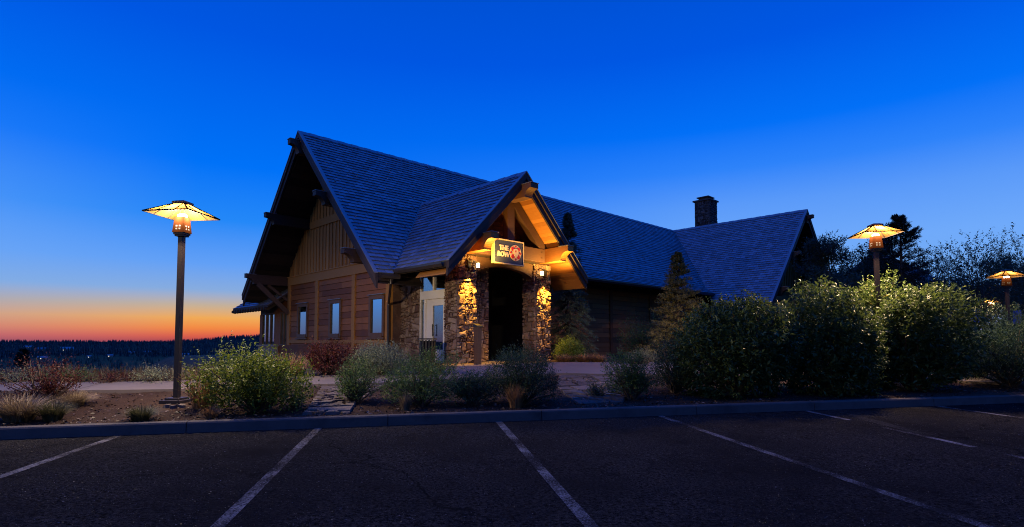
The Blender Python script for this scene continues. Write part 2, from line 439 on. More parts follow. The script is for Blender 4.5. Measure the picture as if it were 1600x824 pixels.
# ground sheet (kerb-aligned grid, dense near the viewer, out to the horizon)
def axis(lo, hi, st, far, g=1.16):
    a = list(np.arange(lo, hi + 1e-6, st))
    d = st; x = hi; up = []
    while x < far: d *= g; x += d; up.append(x)
    d = st; x = lo; dn = []
    while x > -far: d *= g; x -= d; dn.append(x)
    return dn[::-1] + a + up
S_ax = axis(-26, 32, .3, 9000, 1.13)
K_pos = [.02, .13, .25, .45] + list(np.arange(.7, 26, .3)); d = .3; x = K_pos[-1]
while x < 9000: d *= 1.13; x += d; K_pos.append(x)
K_ax = [-9000, -4000, -1500, -500, -150, -60, -30, -12, -4, -1] + K_pos
vs_, cs_ = [], []
for k in K_ax:
    for s in S_ax:
        p = K0 + KD * s + KN * k
        if k < .1: z = lot_z(p.x, max(p.y, -200)) - .06 if k > -200 else -3.06
        else: z = ground_z(p.x, p.y)
        vs_.append((p.x, p.y, z))
        r = Vector((p.x, p.y, 0)) - O; v = r.dot(V); u = r.dot(U); dist = math.hypot(p.x, p.y)
        base = Vector((.036, .020, .013))                              # mulch and red cinder soil
        n = mnoise.noise(Vector((p.x * .5, p.y * .5, 5)))
        base = base.lerp(Vector((.062, .040, .027)), min(1, max(0, n + .3)))
        f = sstep(5.2, 7.5, k) if s < 4 else 0
        base = base.lerp(Vector((.17, .12, .065)), f * .8)
        dr = max(v - 14, min(k - 14, -u - 8))
        if dr > 0:
            g = sstep(0, 26, dr)
            fld = mnoise.noise(Vector((p.x * .006, p.y * .011, 1))) + .5 * mnoise.noise(Vector((p.x * .02, p.y * .03, 4)))
            valley = Vector((.05, .055, .035)).lerp(Vector((.12, .10, .06)), min(1, max(0, fld * 1.6 + .4)))
            if fld < -.22: valley = Vector((.022, .032, .022))
            azm = math.degrees(math.atan2(p.x, p.y))
            if 330 < dist < 640 and -39 < azm < -33.5: valley = Vector((.06, .13, .04))        # golf green far below
            if dist > 1500: valley = valley.lerp(Vector((.03, .038, .03)), sstep(1500, 2200, dist))
            base = base.lerp(Vector((valley.x * 1.15, valley.y * .8, valley.z * .35)) * .8, g)
        cs_.append((*base, 1))
ns = len(S_ax); nk = len(K_ax)
ii = np.arange(nk - 1)[:, None] * ns + np.arange(ns - 1)[None, :]
fs_ = np.stack([ii, ii + 1, ii + ns + 1, ii + ns], -1).reshape(-1, 4)
g = mesh_np('ground', vs_, fs_, M['ground'], smooth=True, colr=cs_); tag(g, kind='structure')

# car park with its painted bay lines
lot = MB()
nS, nK = 40, 24
for i in range(nS):
    for j in range(nK):
        q = []
        for (a, b) in ((i, j), (i + 1, j), (i + 1, j + 1), (i, j + 1)):
            p = K0 + KD * (-32 + a * 2.0) + KN * (-24 + b * 24.04 / nK)
            q.append((p.x, p.y, lot_z(p.x, p.y)))
        lot.poly(q)
lot_o = lot.build('parking_lot', M['asphalt'], fix=False); tag(lot_o, kind='structure')
stripes = [((187, 681), (0, 746)), ((498, 669), (340, 824)), ((779, 659), (925, 824)), ((1030, 650), (1540, 824)), ((1258, 642), (1600, 716)), ((1465, 635), (1600, 654))]
for a, b in stripes:
    p = on_lot(*a); dvec = (on_lot(*b) - p); dvec.z = 0; dvec.normalize()
    nd = Vector((-dvec.y, dvec.x, 0)); m = MB(); L = 5.6
    worn = a[0] == 1258                          # this line has two stretches worn away
    for i in range(56):
        if worn and (1.05 < i / 10 < 1.75 or 3.1 < i / 10 < 3.55): continue
        q = []
        for (t, w) in ((i, -1), (i, 1), (i + 1, 1), (i + 1, -1)):
            pt = p + dvec * (L * t / 56) + nd * (.052 * w)
            q.append((pt.x, pt.y, lot_z(pt.x, pt.y) + .004))
        m.poly(q)
    m.build('painted_line', M['paint'], lot_o)
# kerb
kb = MB()
s = -30.0; segs = []
joint_s = sorted(sk(*on_lot(px, py).xy)[0] for px, py in ((290, 677), (606, 665.5), (847, 657), (1085, 647), (1271, 641), (1455, 634)))
js = [-30, -25, -20, -15, -11, -7.6] + joint_s + [joint_s[-1] + 3 * i for i in range(1, 9)]
for a, b in zip(js[:-1], js[1:]):
    a += .006; b -= .006; n = 6
    prof = [(0, -.05), (.018, .13), (.032, .148), (.06, .152), (.15, .152), (.16, .14), (.16, -.05)]
    prev = None
    for i in range(n):
        s0 = a + (b - a) * i / n; s1 = a + (b - a) * (i + 1) / n
        r0 = []; r1 = []
        for k, z in prof:
            for sx, rr in ((s0, r0), (s1, r1)):
                p = K0 + KD * sx + KN * k; rr.append((p.x, p.y, lot_z(p.x, p.y) + z + .004 * mnoise.noise(Vector((sx * 2, k * 9, z * 9)))))
        for j in range(len(prof) - 1):
            kb.poly([r0[j], r1[j], r1[j + 1], r0[j + 1]], .5)
        if i == 0: kb.poly(r0[::-1])
        if i == n - 1: kb.poly(r1)
ko = kb.build('kerb', M['kerb'], fix=False); tag(ko, kind='structure')

# concrete walk: a strip between two edges read on the ground
def resample(pts, n):
    P = [Vector(p) for p in pts]; L = [0]
    for a, b in zip(P[:-1], P[1:]): L.append(L[-1] + (b - a).length)
    out = []
    for i in range(n):
        t = L[-1] * i / (n - 1); j = max(0, min(len(P) - 2, sum(1 for x in L if x <= t) - 1))
        f = (t - L[j]) / max(1e-6, L[j + 1] - L[j]); out.append(P[j].lerp(P[j + 1], f))
    return out
far_edge = [at(-260, 601), at(-60, 600), at(130, 601), at(270, 599), at(400, 595), at(500, 590.5), at(590, 587), at(680, 578), at(760, 572), at(880, 568.5), at(950, 569), at(1060, 569), at(1200, 570), at(1480, 577), at(1640, 582)]
near_edge = [at(-300, 617), at(-60, 616), at(130, 614.5), at(270, 612.5), at(400, 607.5), at(500, 604), at(590, 602), at(680, 597), at(760, 592), at(880, 586), at(950, 588), at(1060, 588), at(1200, 590), at(1480, 598), at(1640, 604)]
fe = resample(far_edge, 60); ne = resample(near_edge, 60)
wk = MB()
for i in range(59):
    prevs = None
    for j in range(4):
        q = []
        for a, b in ((i, j), (i + 1, j), (i + 1, j + 1), (i, j + 1)):
            p = ne[a].lerp(fe[a], b / 4); q.append((p.x, p.y, ground_z(p.x, p.y, False) + .05))
        wk.poly(q, .5)
    for e in (ne, fe):
        a, b = e[i], e[i + 1]
        wk.poly([(a.x, a.y, ground_z(a.x, a.y, False) - .12), (b.x, b.y, ground_z(b.x, b.y, False) - .12), (b.x, b.y, ground_z(b.x, b.y, False) + .05), (a.x, a.y, ground_z(a.x, a.y, False) + .05)], .5)
wo_ = wk.build('path', M['concrete'], smooth=False); tag(wo_, kind='structure')
jm = MB()
for i in range(2, 58, 4):
    a, b = ne[i], fe[i]; dd = (ne[i + 1] - ne[i]).normalized() * .008
    jm.poly([(p.x, p.y, ground_z(p.x, p.y, False) + .054) for p in (a - dd, a + dd, b + dd, b - dd)], .0)
jm.build('expansion_joint', M['mortar'], wo_, fix=False)

# convex random cutting, used for flagstones and rubble stone
def cut_poly(poly, p, n):
    A, B = [], []
    for i in range(len(poly)):
        a = poly[i]; b = poly[(i + 1) % len(poly)]
        da = (a[0] - p[0]) * n[0] + (a[1] - p[1]) * n[1]; db = (b[0] - p[0]) * n[0] + (b[1] - p[1]) * n[1]
        if da >= 0: A.append(a)
        if da <= 0: B.append(a)
        if da * db < 0:
            t = da / (da - db); q = (a[0] + (b[0] - a[0]) * t, a[1] + (b[1] - a[1]) * t); A.append(q); B.append(q)
    return A, B
def area(p): return abs(sum(p[i][0] * p[(i + 1) % len(p)][1] - p[(i + 1) % len(p)][0] * p[i][1] for i in range(len(p)))) / 2
def shatter(poly, amin, amax, rnd, jit=.35):
    todo = [poly]; out = []
    while todo:
        p = todo.pop(); A = area(p)
        if A < amax and (A < amin or rnd.random() < .35): out.append(p); continue
        if A < amin: out.append(p); continue
        xs = [q[0] for q in p]; ys = [q[1] for q in p]; w = max(xs) - min(xs); h = max(ys) - min(ys)
        c = (min(xs) + w * rnd.uniform(.35, .65), min(ys) + h * rnd.uniform(.35, .65))
        ang = (0 if w > h * rnd.uniform(.75, 1.5) else math.pi / 2) + rnd.uniform(-jit, jit)
        a, b = cut_poly(p, c, (math.cos(ang), math.sin(ang)))
        if len(a) > 2 and len(b) > 2: todo += [a, b]
        else: out.append(p)
    return out
def inset(poly, d):
    cx = sum(p[0] for p in poly) / len(poly); cy_ = sum(p[1] for p in poly) / len(poly); o = []
    for x, y in poly:
        l = math.hypot(x - cx, y - cy_) or 1; k = max(.3, 1 - d / l * 1.3); o.append((cx + (x - cx) * k, cy_ + (y - cy_) * k))
    return o
def subdiv_edges(poly, rnd, j):
    o = []
    for i, p in enumerate(poly):
        q = poly[(i + 1) % len(poly)]; o.append(p)
        if math.hypot(p[0] - q[0], p[1] - q[1]) > .07:
            o.append(((p[0] + q[0]) / 2 + rnd.uniform(-j, j), (p[1] + q[1]) / 2 + rnd.uniform(-j, j)))
    return o
def stone_face(mb, P0, a, b, w, h, rnd, depth=(.02, .08), amin=.018, amax=.085):
    """rubble stones over a rectangle: P0 corner, a and b unit axes, outward normal a x b"""
    P0 = Vector(P0); a = Vector(a); b = Vector(b); n = a.cross(b)
    for p in shatter([(0, 0), (w, 0), (w, h), (0, h)], amin, amax, rnd, .28):
        p = subdiv_edges(p, rnd, .012)
        t = rnd.random(); dp = rnd.uniform(*depth)
        r0 = inset(p, .007); r1 = inset(p, .013); r2 = inset(p, .035)
        tx, ty = rnd.uniform(-.12, .12), rnd.uniform(-.12, .12)
        cx = sum(q[0] for q in p) / len(p); cyy = sum(q[1] for q in p) / len(p)
        L = lambda q, d: tuple(P0 + a * q[0] + b * q[1] + n * d)
        A = [L(q, -.01) for q in r0]; B = [L(q, dp * .7 + (q[0] - cx) * tx + (q[1] - cyy) * ty + rnd.uniform(-.008, .008)) for q in r1]
        C = [L(q, dp + (q[0] - cx) * tx + (q[1] - cyy) * ty + rnd.uniform(-.012, .012)) for q in r2]
        D = L((cx + rnd.uniform(-.02, .02), cyy + rnd.uniform(-.02, .02)), dp + rnd.uniform(-.008, .016))
        k = len(p)
        for i in range(k):
            j = (i + 1) % k
            mb.poly([A[i], A[j], B[j], B[i]], t); mb.poly([B[i], B[j], C[j], C[i]], t); mb.poly([C[i], C[j], D], t)

rnd = random.Random(11)
def flag_patch(corners, seed, label=None):
    r2 = random.Random(seed); P = [at(*c) for c in corners]
    cx = sum((p for p in P), Vector()) / len(P)
    poly = [((p - cx).x, (p - cx).y) for p in P]
    m = MB()
    for st in shatter(poly, .05, .35, r2, .5):
        st = subdiv_edges(st, r2, .025); t = r2.random(); up = r2.uniform(.02, .05)
        lo = inset(st, .012); hi = inset(st, .03)
        f = lambda q, d: (cx.x + q[0], cx.y + q[1], ground_z(cx.x + q[0], cx.y + q[1], False) + d)
        A = [f(q, -.05) for q in lo]; B = [f(q, up) for q in hi]
        for i in range(len(st)):
            j = (i + 1) % len(st); m.poly([A[i], A[j], B[j], B[i]], t)
        m.poly(B, t)
    o = m.build('flagstone_path', M['flag']); tag(o, kind='structure'); return o
flag_patch([(470, 650), (548, 648), (560, 628), (604, 604), (500, 606), (486, 630)], 3)
flag_patch([(905, 634), (975, 630), (985, 612), (962, 589), (872, 588), (868, 606)], 4)

# ------------------------------------------------------------------ lodge
lodge = empty('timber_lodge', O, RZ)
tag(lodge, 'large timber lodge with steep slate roof and lit stone entrance porch', 'building')
SL = 1.02
EV, RV, RH = -1.6, 4.3, 8.8          # front eave, ridge line, ridge height
LV = 2 * RV - EV
def hm(v): return RH - SL * abs(v - RV)
PC, PH = 2.44, 6.15                  # porch ridge position and height
def hp(u): return PH - SL * abs(u - PC)
WU = 26.5
def hw(u): return RH - SL * abs(u - WU)
GU, PV, WV = -1.4, -4.1, -4.75       # gable edge planes
def clip_convex(poly, clip):
    """Sutherland-Hodgman, both counter-clockwise"""
    out = poly
    for i in range(len(clip)):
        a = clip[i]; b = clip[(i + 1) % len(clip)]
        inp = out; out = []
        if not inp: return []
        def side(p): return (b[0] - a[0]) * (p[1] - a[1]) - (b[1] - a[1]) * (p[0] - a[0])
        for j in range(len(inp)):
            p = inp[j]; q = inp[(j + 1) % len(inp)]; sp, sq = side(p), side(q)
            if sp >= 0: out.append(p)
            if sp * sq < 0:
                t = sp / (sp - sq); out.append((p[0] + (q[0] - p[0]) * t, p[1] + (q[1] - p[1]) * t))
    return out
def ccw(p):
    s = sum(p[i][0] * p[(i + 1) % len(p)][1] - p[(i + 1) % len(p)][0] * p[i][1] for i in range(len(p)))
    return p if s > 0 else p[::-1]
def shingles(mb, pieces, P0, a, b, rnd, rowh=.20, wid=.30, guards=True):
    """courses of slates on a plane: P0 + a*s + b*t, clipped to the convex pieces given as 3D polygons"""
    P0 = Vector(P0); a = Vector(a).normalized(); b = Vector(b).normalized(); n = a.cross(b).normalized()
    if n.z < 0: n = -n
    for piece in pieces:
        pl = ccw([((Vector(p) - P0).dot(a), (Vector(p) - P0).dot(b)) for p in piece])
        s0 = min(p[0] for p in pl); s1 = max(p[0] for p in pl); t0 = min(p[1] for p in pl); t1 = max(p[1] for p in pl)
        for r in range(math.floor(t0 / rowh), math.ceil(t1 / rowh)):
            rr = random.Random(r * 7919 + 13); s = math.floor(s0 / wid) - 1; s = s * wid + (r % 2) * wid * .5
            while s < s1:
                key = random.Random(int(round(s * 100)) * 31 + r * 1009)
                w = wid - .014; j = key.uniform(-.012, .012)
                q = clip_convex([(s, r * rowh + j), (s + w, r * rowh + j + key.uniform(-.006, .006)), (s + w, (r + 1) * rowh + .02), (s, (r + 1) * rowh + .02)], pl)
                if len(q) > 2 and area(q) > .0005:
                    th = key.uniform(.024, .04); t = key.random() ** 1.3
                    if key.random() < .012: t = 0; th += .012
                    top = []
                    for x, y in q:
                        fr = (y - r * rowh) / rowh
                        top.append(P0 + a * x + b * y + n * (th * (1 - fr) + .004))
                    mb.poly(top, t)
                    for i in range(len(q)):
                        k = (i + 1) % len(q)
                        mb.poly([top[k], top[i], P0 + a * q[i][0] + b * q[i][1] - n * .01, P0 + a * q[k][0] + b * q[k][1] - n * .01], -.6)
                    if guards and key.random() < .035 and area(q) > .05:
                        g = P0 + a * (s + w / 2) + b * (r * rowh + .1)
                        e = .028
                        mb.hexa([g - a * e - b * e, g + a * e - b * e, g + a * e + b * e, g - a * e + b * e, g - a * e - b * e + n * .06, g + a * e - b * e + n * .06, g + a * e + b * e + n * .06, g - a * e + b * e + n * .06], -1.0)
                s += wid
def slab(mb, poly, th, t=.5):
    mb.prism(poly, (0, 0, -th), t)
m3 = lambda u, v: (u, v, hm(v)); p3 = lambda u, v: (u, v, hp(u)); w3 = lambda u, v: (u, v, hw(u))
UE = 40.0
# front slope pieces (u,v) on the main plane
vJ = RV - (RH - PH) / SL                         # where the porch ridge meets the main slope
dv = lambda v: PC + (v - vJ), 
front = [[(GU, EV), (PC - (vJ - EV), EV), (PC, vJ), (GU, vJ)],
         [(GU, vJ), (WU - (RV - vJ), vJ), (WU, RV), (GU, RV)],
         [(PC + (vJ + .4), -.4), (WU - (RV + .4), -.4), (WU - (RV - vJ), vJ), (PC, vJ)]]
mb = MB()
shingles(mb, [[m3(*q) for q in p] for p in front], m3(GU, EV), (1, 0, 0), (0, 1, SL), rnd)
back = [[m3(GU, LV), m3(UE, LV), m3(UE, RV), m3(GU, RV)]]
shingles(mb, back, m3(GU, LV), (1, 0, 0), (0, -1, SL), rnd, .4, .6, False)
# flared eave right of the porch
FV, FH = -1.25, 3.52
hb = hm(-.4)
fl = [(PC + (PH - FH) / SL, FV, FH), (WU - (RH - FH) / SL, FV, FH), (WU - (RV + .4), -.4, hb), (PC + (vJ + .4), -.4, hb)]
fb = Vector((0, -.4 - FV, hb - FH))
shingles(mb, [fl], fl[0], (1, 0, 0), fb, rnd)
mb.build('roof', M['shingle'], lodge, fix=False)
ru = MB()
for p in front: slab(ru, [Vector(m3(*q)) - Vector((0, 0, .012)) for q in p], .22)
slab(ru, [Vector(q) - Vector((0, 0, .012)) for q in back[0]], .22)
slab(ru, [Vector(q) - Vector((0, 0, .012)) for q in fl], .16)
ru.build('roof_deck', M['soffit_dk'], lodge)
# porch roof
mb = MB()
PE = 3.13
eL, eR = PC - PE, PC + PE
hE = hp(eL); vE = RV - (RH - hE) / SL
pl_ = [p3(eL, PV), p3(PC, PV), p3(PC, vJ), p3(eL, vE)]
pr_ = [p3(eR, PV), p3(PC, PV), p3(PC, vJ), p3(eR, vE)]
shingles(mb, [pl_], p3(eL, PV), (0, 1, 0), (1, 0, SL), rnd)
shingles(mb, [pr_], p3(eR, PV), (0, 1, 0), (-1, 0, SL), rnd)
mb.build('porch_roof', M['shingle'], lodge, fix=False)
ru = MB()
for p in (pl_, pr_): slab(ru, [Vector(q) - Vector((0, 0, .012)) for q in p], .16)
ru.build('porch_roof_deck', M['soffit_dk'], lodge)
# wing roof
WE = 5.9
mb = MB()
wl = [[w3(WU - WE, WV), w3(WU, WV), w3(WU, RV), w3(WU - WE, EV)]]
wr = [[w3(WU + WE, WV), w3(WU, WV), w3(WU, RV), w3(WU + WE, RV)]]
shingles(mb, wl, w3(WU - WE, WV), (0, 1, 0), (1, 0, SL), rnd)
shingles(mb, wr, w3(WU + WE, WV), (0, 1, 0), (-1, 0, SL), rnd, .4, .6, False)
mb.build('wing_roof', M['shingle'], lodge, fix=False)
ru = MB()
for p in wl + wr: slab(ru, [Vector(q) - Vector((0, 0, .012)) for q in p], .22)
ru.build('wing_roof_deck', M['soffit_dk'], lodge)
# valley flashing and ridge caps
def strip(pts, w, up):
    pass
for e, f_ in (((eL, vE, hE), (PC, vJ, PH)), ((WU - WE, EV, hw(WU - WE)), (WU, RV, RH))):
    vf = MB(); vf.beam(Vector(e) + Vector((0, 0, .035)), Vector(f_) + Vector((0, 0, .035)), .16, .03); vf.build('valley_flashing', M['gutter'], lodge)
rc = MB()
def cap_run(p0, p1, side):
    p0 = Vector(p0); p1 = Vector(p1); d = (p1 - p0); n = int(d.length / .3); side = Vector(side)
    for i in range(n):
        a = p0 + d * (i / n); b = p0 + d * ((i + 1.06) / n); l = .008 + .012 * (i % 2)
        for s_ in (-1, 1):
            e = side * s_ * .16 + Vector((0, 0, -.16 * SL))
            up = Vector((0, 0, .045 + l))
            q = [a + up, b + up, b + e + up, a + e + up]
            rc.poly(q, .3 + .3 * rnd.random()); rc.poly([x - Vector((0, 0, .03)) for x in q][::-1], .2)
            rc.poly([q[0], q[3], q[3] - Vector((0, 0, .04)), q[0] - Vector((0, 0, .04))], .2)
cap_run((GU, RV, RH), (UE, RV, RH), (0, 1, 0)); cap_run((PC, PV, PH), (PC, vJ, PH), (1, 0, 0)); cap_run((WU, WV, RH), (WU, RV, RH), (1, 0, 0))
rc.build('ridge_cap', M['shingle'], lodge, fix=False)

# barge boards with a narrow top board and a metal drip edge
def barge(p_eave, p_ridge, out, depth=.46, mat_='fascia'):
    a = Vector(p_eave); b = Vector(p_ridge); o = Vector(out)
    m = MB()
    m.prism([a + o * .002, b + o * .002, b + o * .002 - Vector((0, 0, depth)), a + o * .002 - Vector((0, 0, depth))], o * .07, .4)
    m.prism([a + o * .075, b + o * .075, b + o * .075 - Vector((0, 0, .20)), a + o * .075 - Vector((0, 0, .20))], o * .045, .7)
    bo = m.build('barge_board', M[mat_], lodge, bevel=.006)
    dm = MB()
    z = Vector((0, 0, .05))
    dm.prism([a + z, b + z, b + z - Vector((0, 0, .035)), a + z - Vector((0, 0, .035))], o * .135, .5)
    dm.build('drip_edge', M['drip'], bo)
barge((GU, EV - .02, hm(EV) - .02), (GU, RV, RH), (-1, 0, 0))
barge((GU, LV + .02, hm(LV) - .02), (GU, RV, RH), (-1, 0, 0))
barge((eL, PV, hE), (PC, PV, PH), (0, -1, 0), .42)
barge((eR, PV, hE), (PC, PV, PH), (0, -1, 0), .42)
barge((WU - WE, WV, hw(WU - WE)), (WU, WV, RH), (0, -1, 0))
barge((WU + WE, WV, hw(WU + WE)), (WU, WV, RH), (0, -1, 0))

# soffits of the overhangs: tongue and groove boards under the rafters
def soffit(name, e0, e1, r0, r1, drop, mat_, n, along='len'):
    """boards running from e0->r0 side to e1->r1; e = eave line ends, r = ridge line ends"""
    m = MB(); d = Vector((0, 0, -drop)); e0, e1 = (Vector(x) + d * (.55 if drop > .5 else 1) for x in (e0, e1)); r0, r1 = (Vector(x) + d for x in (r0, r1))
    for i in range(n):
        f0 = i / n + .0004; f1 = (i + 1) / n - .0004
        q = [e0.lerp(r0, f0), e1.lerp(r1, f0), e1.lerp(r1, f1), e0.lerp(r0, f1)]
        m.prism(q, (0, 0, .03), rnd.random())
    return m.build(name, M[mat_], lodge)
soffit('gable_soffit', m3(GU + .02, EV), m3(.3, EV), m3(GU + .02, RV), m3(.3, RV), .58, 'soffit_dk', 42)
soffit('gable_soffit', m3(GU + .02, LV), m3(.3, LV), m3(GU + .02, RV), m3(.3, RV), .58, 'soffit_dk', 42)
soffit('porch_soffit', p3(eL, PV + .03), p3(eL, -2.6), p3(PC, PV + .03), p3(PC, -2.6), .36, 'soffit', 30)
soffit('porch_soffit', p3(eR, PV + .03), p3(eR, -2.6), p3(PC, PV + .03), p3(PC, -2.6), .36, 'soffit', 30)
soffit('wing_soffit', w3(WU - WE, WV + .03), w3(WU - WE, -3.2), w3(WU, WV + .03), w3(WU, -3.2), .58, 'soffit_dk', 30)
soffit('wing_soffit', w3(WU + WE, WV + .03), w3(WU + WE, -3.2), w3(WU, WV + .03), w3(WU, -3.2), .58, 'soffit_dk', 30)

# walls --------------------------------------------------------------
WALLW = 8.6                                    # far corner of the gable wall
holes = [(.38, 1.2), (3.56, 4.36), (6.59, 7.44)]
WZ = (.97, 2.2)
gw = MB(); z = -.3
rowh = .235
def in_roof(v, m=.6): return hm(v) - m
while z < 3.3:
    z1 = min(z + rowh - .012, 3.34)
    segs = [(0.0, WALLW)]
    if z1 > WZ[0] and z < WZ[1]:
        segs = [(0, .38), (1.2, 3.56), (4.36, 6.59), (7.44, WALLW)]
    for a, b in segs:
        x = a
        while x < b - .01:
            e = min(b, x + rnd.uniform(2.0, 3.6))
            if b - e < .5: e = b
            lo = max(z, WZ[0]) if False else z
            gw.hexa([(-.028, x, z), (.05, x, z), (.05, e - .004, z), (-.028, e - .004, z), (-.008, x, z1), (.05, x, z1), (.05, e - .004, z1), (-.008, e - .004, z1)], rnd.random())
            x = e
    z += rowh
gw.box(.05, .25, 0, WALLW, -.3, .95, .2); gw.box(.05, .25, 0, WALLW, 2.22, 3.4, .2)
for a, b in ((0, .37), (1.21, 3.55), (4.37, 6.58), (7.45, WALLW)): gw.box(.051, .249, a, b, .95, 2.22, .2)
gw.build('gable_wall', M['siding'], lodge)
# upper gable: vertical boards and battens, up to the soffit line
ug = MB()
def roofcut(v): return max(3.3, hm(v) - .57)
v = 0.0
while v < WALLW:
    e = min(WALLW, v + .29)
    a, b = roofcut(v), roofcut(e - .01)
    if RV > v and RV < e: a = b = max(a, b)
    ug.prism([(-.01, v, 3.45), (-.01, e - .006, 3.45), (-.01, e - .006, b), (-.01, v, a)], (.2, 0, 0), rnd.random())
    ug.prism([(-.045, v - .032, 3.45), (-.045, v + .032, 3.45), (-.045, v + .032, a), (-.045, v - .032, a)], (.034, 0, 0), rnd.random())
    v = e
ug.build('board_and_batten', M['siding_up'], lodge)
tr = MB()
tr.box(-.075, .1, -.06, WALLW + .02, 3.20, 3.56, .6); tr.box(-.11, .1, -.08, WALLW + .03, 3.56, 3.60, .8)
tr.box(-.07, .1, 2.2, 6.4, 5.47, 5.78, .6)
for v0, v1 in ((5.5, 5.76), (2.36, 2.6), (8.36, 8.62), (-.06, .16)): tr.box(-.065, .1, v0, v1, -.3, 3.2, .5)
tr.box(-.06, .1, -.06, WALLW, .60, .74, .4)
tr.build('wall_trim', M['siding_up'], lodge, bevel=.006)
dripm = MB(); dripm.box(-.13, .0, .0, 2.7, 3.602, 3.612); dripm.build('trim_flashing', M['drip'], lodge)
def window(u0, v0, v1, z0, z1, shelf=True):
    f = MB(); w = .11
    f.box(u0 - .07, u0 + .12, v0 - w, v0 + .02, z0 - w, z1 + w, .4); f.box(u0 - .07, u0 + .12, v1 - .02, v1 + w, z0 - w, z1 + w, .5)
    f.box(u0 - .072, u0 + .12, v0 + .02, v1 - .02, z1 - .02, z1 + w + .02, .6); f.box(u0 - .09, u0 + .12, v0 + .02, v1 - .02, z0 - w - .03, z0 + .02, .4)
    fo = f.build('window', M['winframe'], lodge, bevel=.005)
    s_ = MB(); s_.box(u0 - .12, u0 - .02, v0 - w - .04, v1 + w + .04, z1 + w + .022, z1 + w + .05); s_.build('head_flashing', M['drip'], fo)
    b = MB(); b.box(u0 - .11, u0 + .0, v0 - w - .05, v1 + w + .05, z0 - w - .09, z0 - w - .032, .5); b.build('sill', M['winframe'], fo)
    g = MB(); g.box(u0 - .012, u0 + .0, v0 + .022, v1 - .022, z0 + .022, z1 - .022); g.build('pane', M['glass'], fo)
    return fo
for a, b in holes: window(0, a, b, *WZ)
# long front wall, recessed corner, wing walls
fw = MB(); z = -.3
while z < 4.0:
    z1 = z + rowh - .012; x = .0 if z > 9 else 5.2
    for a, b in ((4.7, 22.2),):
        x = a
        while x < b - .01:
            e = min(b, x + rnd.uniform(2.4, 4.2))
            if b - e < .5: e = b
            fw.hexa([(x, -.028, z), (e - .004, -.028, z), (e - .004, .06, z), (x, .06, z), (x, -.008, z1), (e - .004, -.008, z1), (e - .004, .06, z1), (x, .06, z1)], rnd.random())
            x = e
    z += rowh
for x in (5.6, 9.2, 12.6, 16.2, 19.6): fw.box(x, x + .22, -.07, .06, -.3, 3.4, .1)
fw.build('front_wall', M['siding'], lodge)
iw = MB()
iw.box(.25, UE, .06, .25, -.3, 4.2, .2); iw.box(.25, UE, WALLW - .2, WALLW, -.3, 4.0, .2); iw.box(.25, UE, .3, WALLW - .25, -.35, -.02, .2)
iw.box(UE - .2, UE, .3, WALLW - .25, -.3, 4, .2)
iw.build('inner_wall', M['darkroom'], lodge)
ww = MB()
for i in range(30):
    x0 = WU - 4.3 + i * .29; x1 = x0 + .284; h0 = hw(x0) - .57; h1 = hw(x1) - .57
    if x0 < WU < x1: h0 = h1 = max(h0, h1)
    ww.prism([(x0, -3.4, 3.4), (x1, -3.4, 3.4), (x1, -3.4, h1), (x0, -3.4, h0)], (0, .2, 0), rnd.random())
    ww.prism([(x0 - .03, -3.44, 3.4), (x0 + .03, -3.44, 3.4), (x0 + .03, -3.44, h0), (x0 - .03, -3.44, h0)], (0, .035, 0), rnd.random())
z = -.3
while z < 3.3:
    ww.box(WU - 4.3, WU + 4.4, -3.43, -3.2, z, z + .222, rnd.random()); z += .235
ww.box(WU - 4.3, WU - 4.1, -3.2, 0, -.3, 4.2, .3); ww.box(WU + 4.2, WU + 4.4, -3.2, 0, -.3, 4.2, .3)
ww.box(WU - 4.35, WU + 4.45, -3.48, -3.3, 3.22, 3.55, .6)
ww.build('wing_wall', M['siding'], lodge)

# projecting beams with scooped noses
def outlooker(name, base, axis_, length, w, h, mat_, scoop=.42, extra=0):
    """beam whose nose is at base (top front edge centre), running along axis_ for length"""
    ax = Vector(axis_); side = ax.cross(Vector((0, 0, 1))).normalized(); b = Vector(base) - side * w / 2
    pts = [(0, 0), (0, -.38 * h)]
    for i in range(1, 9):
        t = i / 8 * math.pi / 2
        pts.append((.03 + scoop * math.sin(t) * .9, -.38 * h - (h * .62) * (1 - math.cos(t))))
    pts += [(length, -h), (length, 0)]
    m = MB(); m.prism([b + ax * x + Vector((0, 0, z)) for x, z in pts], side * w, rnd.random())
    o = m.build(name, M[mat_], lodge, bevel=.008)
    c = MB(); c.prism([b + ax * x + side * (-.012) + Vector((0, 0, z)) for x, z in ((-.02, .003), (.42, .003), (.42, .022), (-.02, .022))], side * (w + .024)); c.build('beam_cap', M['drip'], o)
    return o
for (v_, top, h_) in ((RV, 8.42, .50), (6.62, 5.95, .44), (1.98, 5.95, .44), (8.78, 3.62, .42), (-.18, 3.66, .42)):
    outlooker('outlooker_beam', (-1.86, v_, top), (1, 0, 0), 1.85, .26, h_, 'timber', .34)
kb_ = MB()
kb_.beam((-1.35, 8.72, 3.22), (-.05, 8.52, 1.95), .16, .2); kb_.beam((-.9, 8.78, 3.2), (-.07, 8.64, 2.55), .10, .12)
kb_.build('knee_brace', M['timber'], lodge, bevel=.006)
for (u_, top) in ((WU, 8.42), (WU - 2.4, 5.9), (WU + 2.4, 5.9), (WU - 4.4, 3.7), (WU + 4.5, 3.7)):
    outlooker('outlooker_beam', (u_, WV - .45, top), (0, 1, 0), 1.8, .28, .46, 'timber', .34)

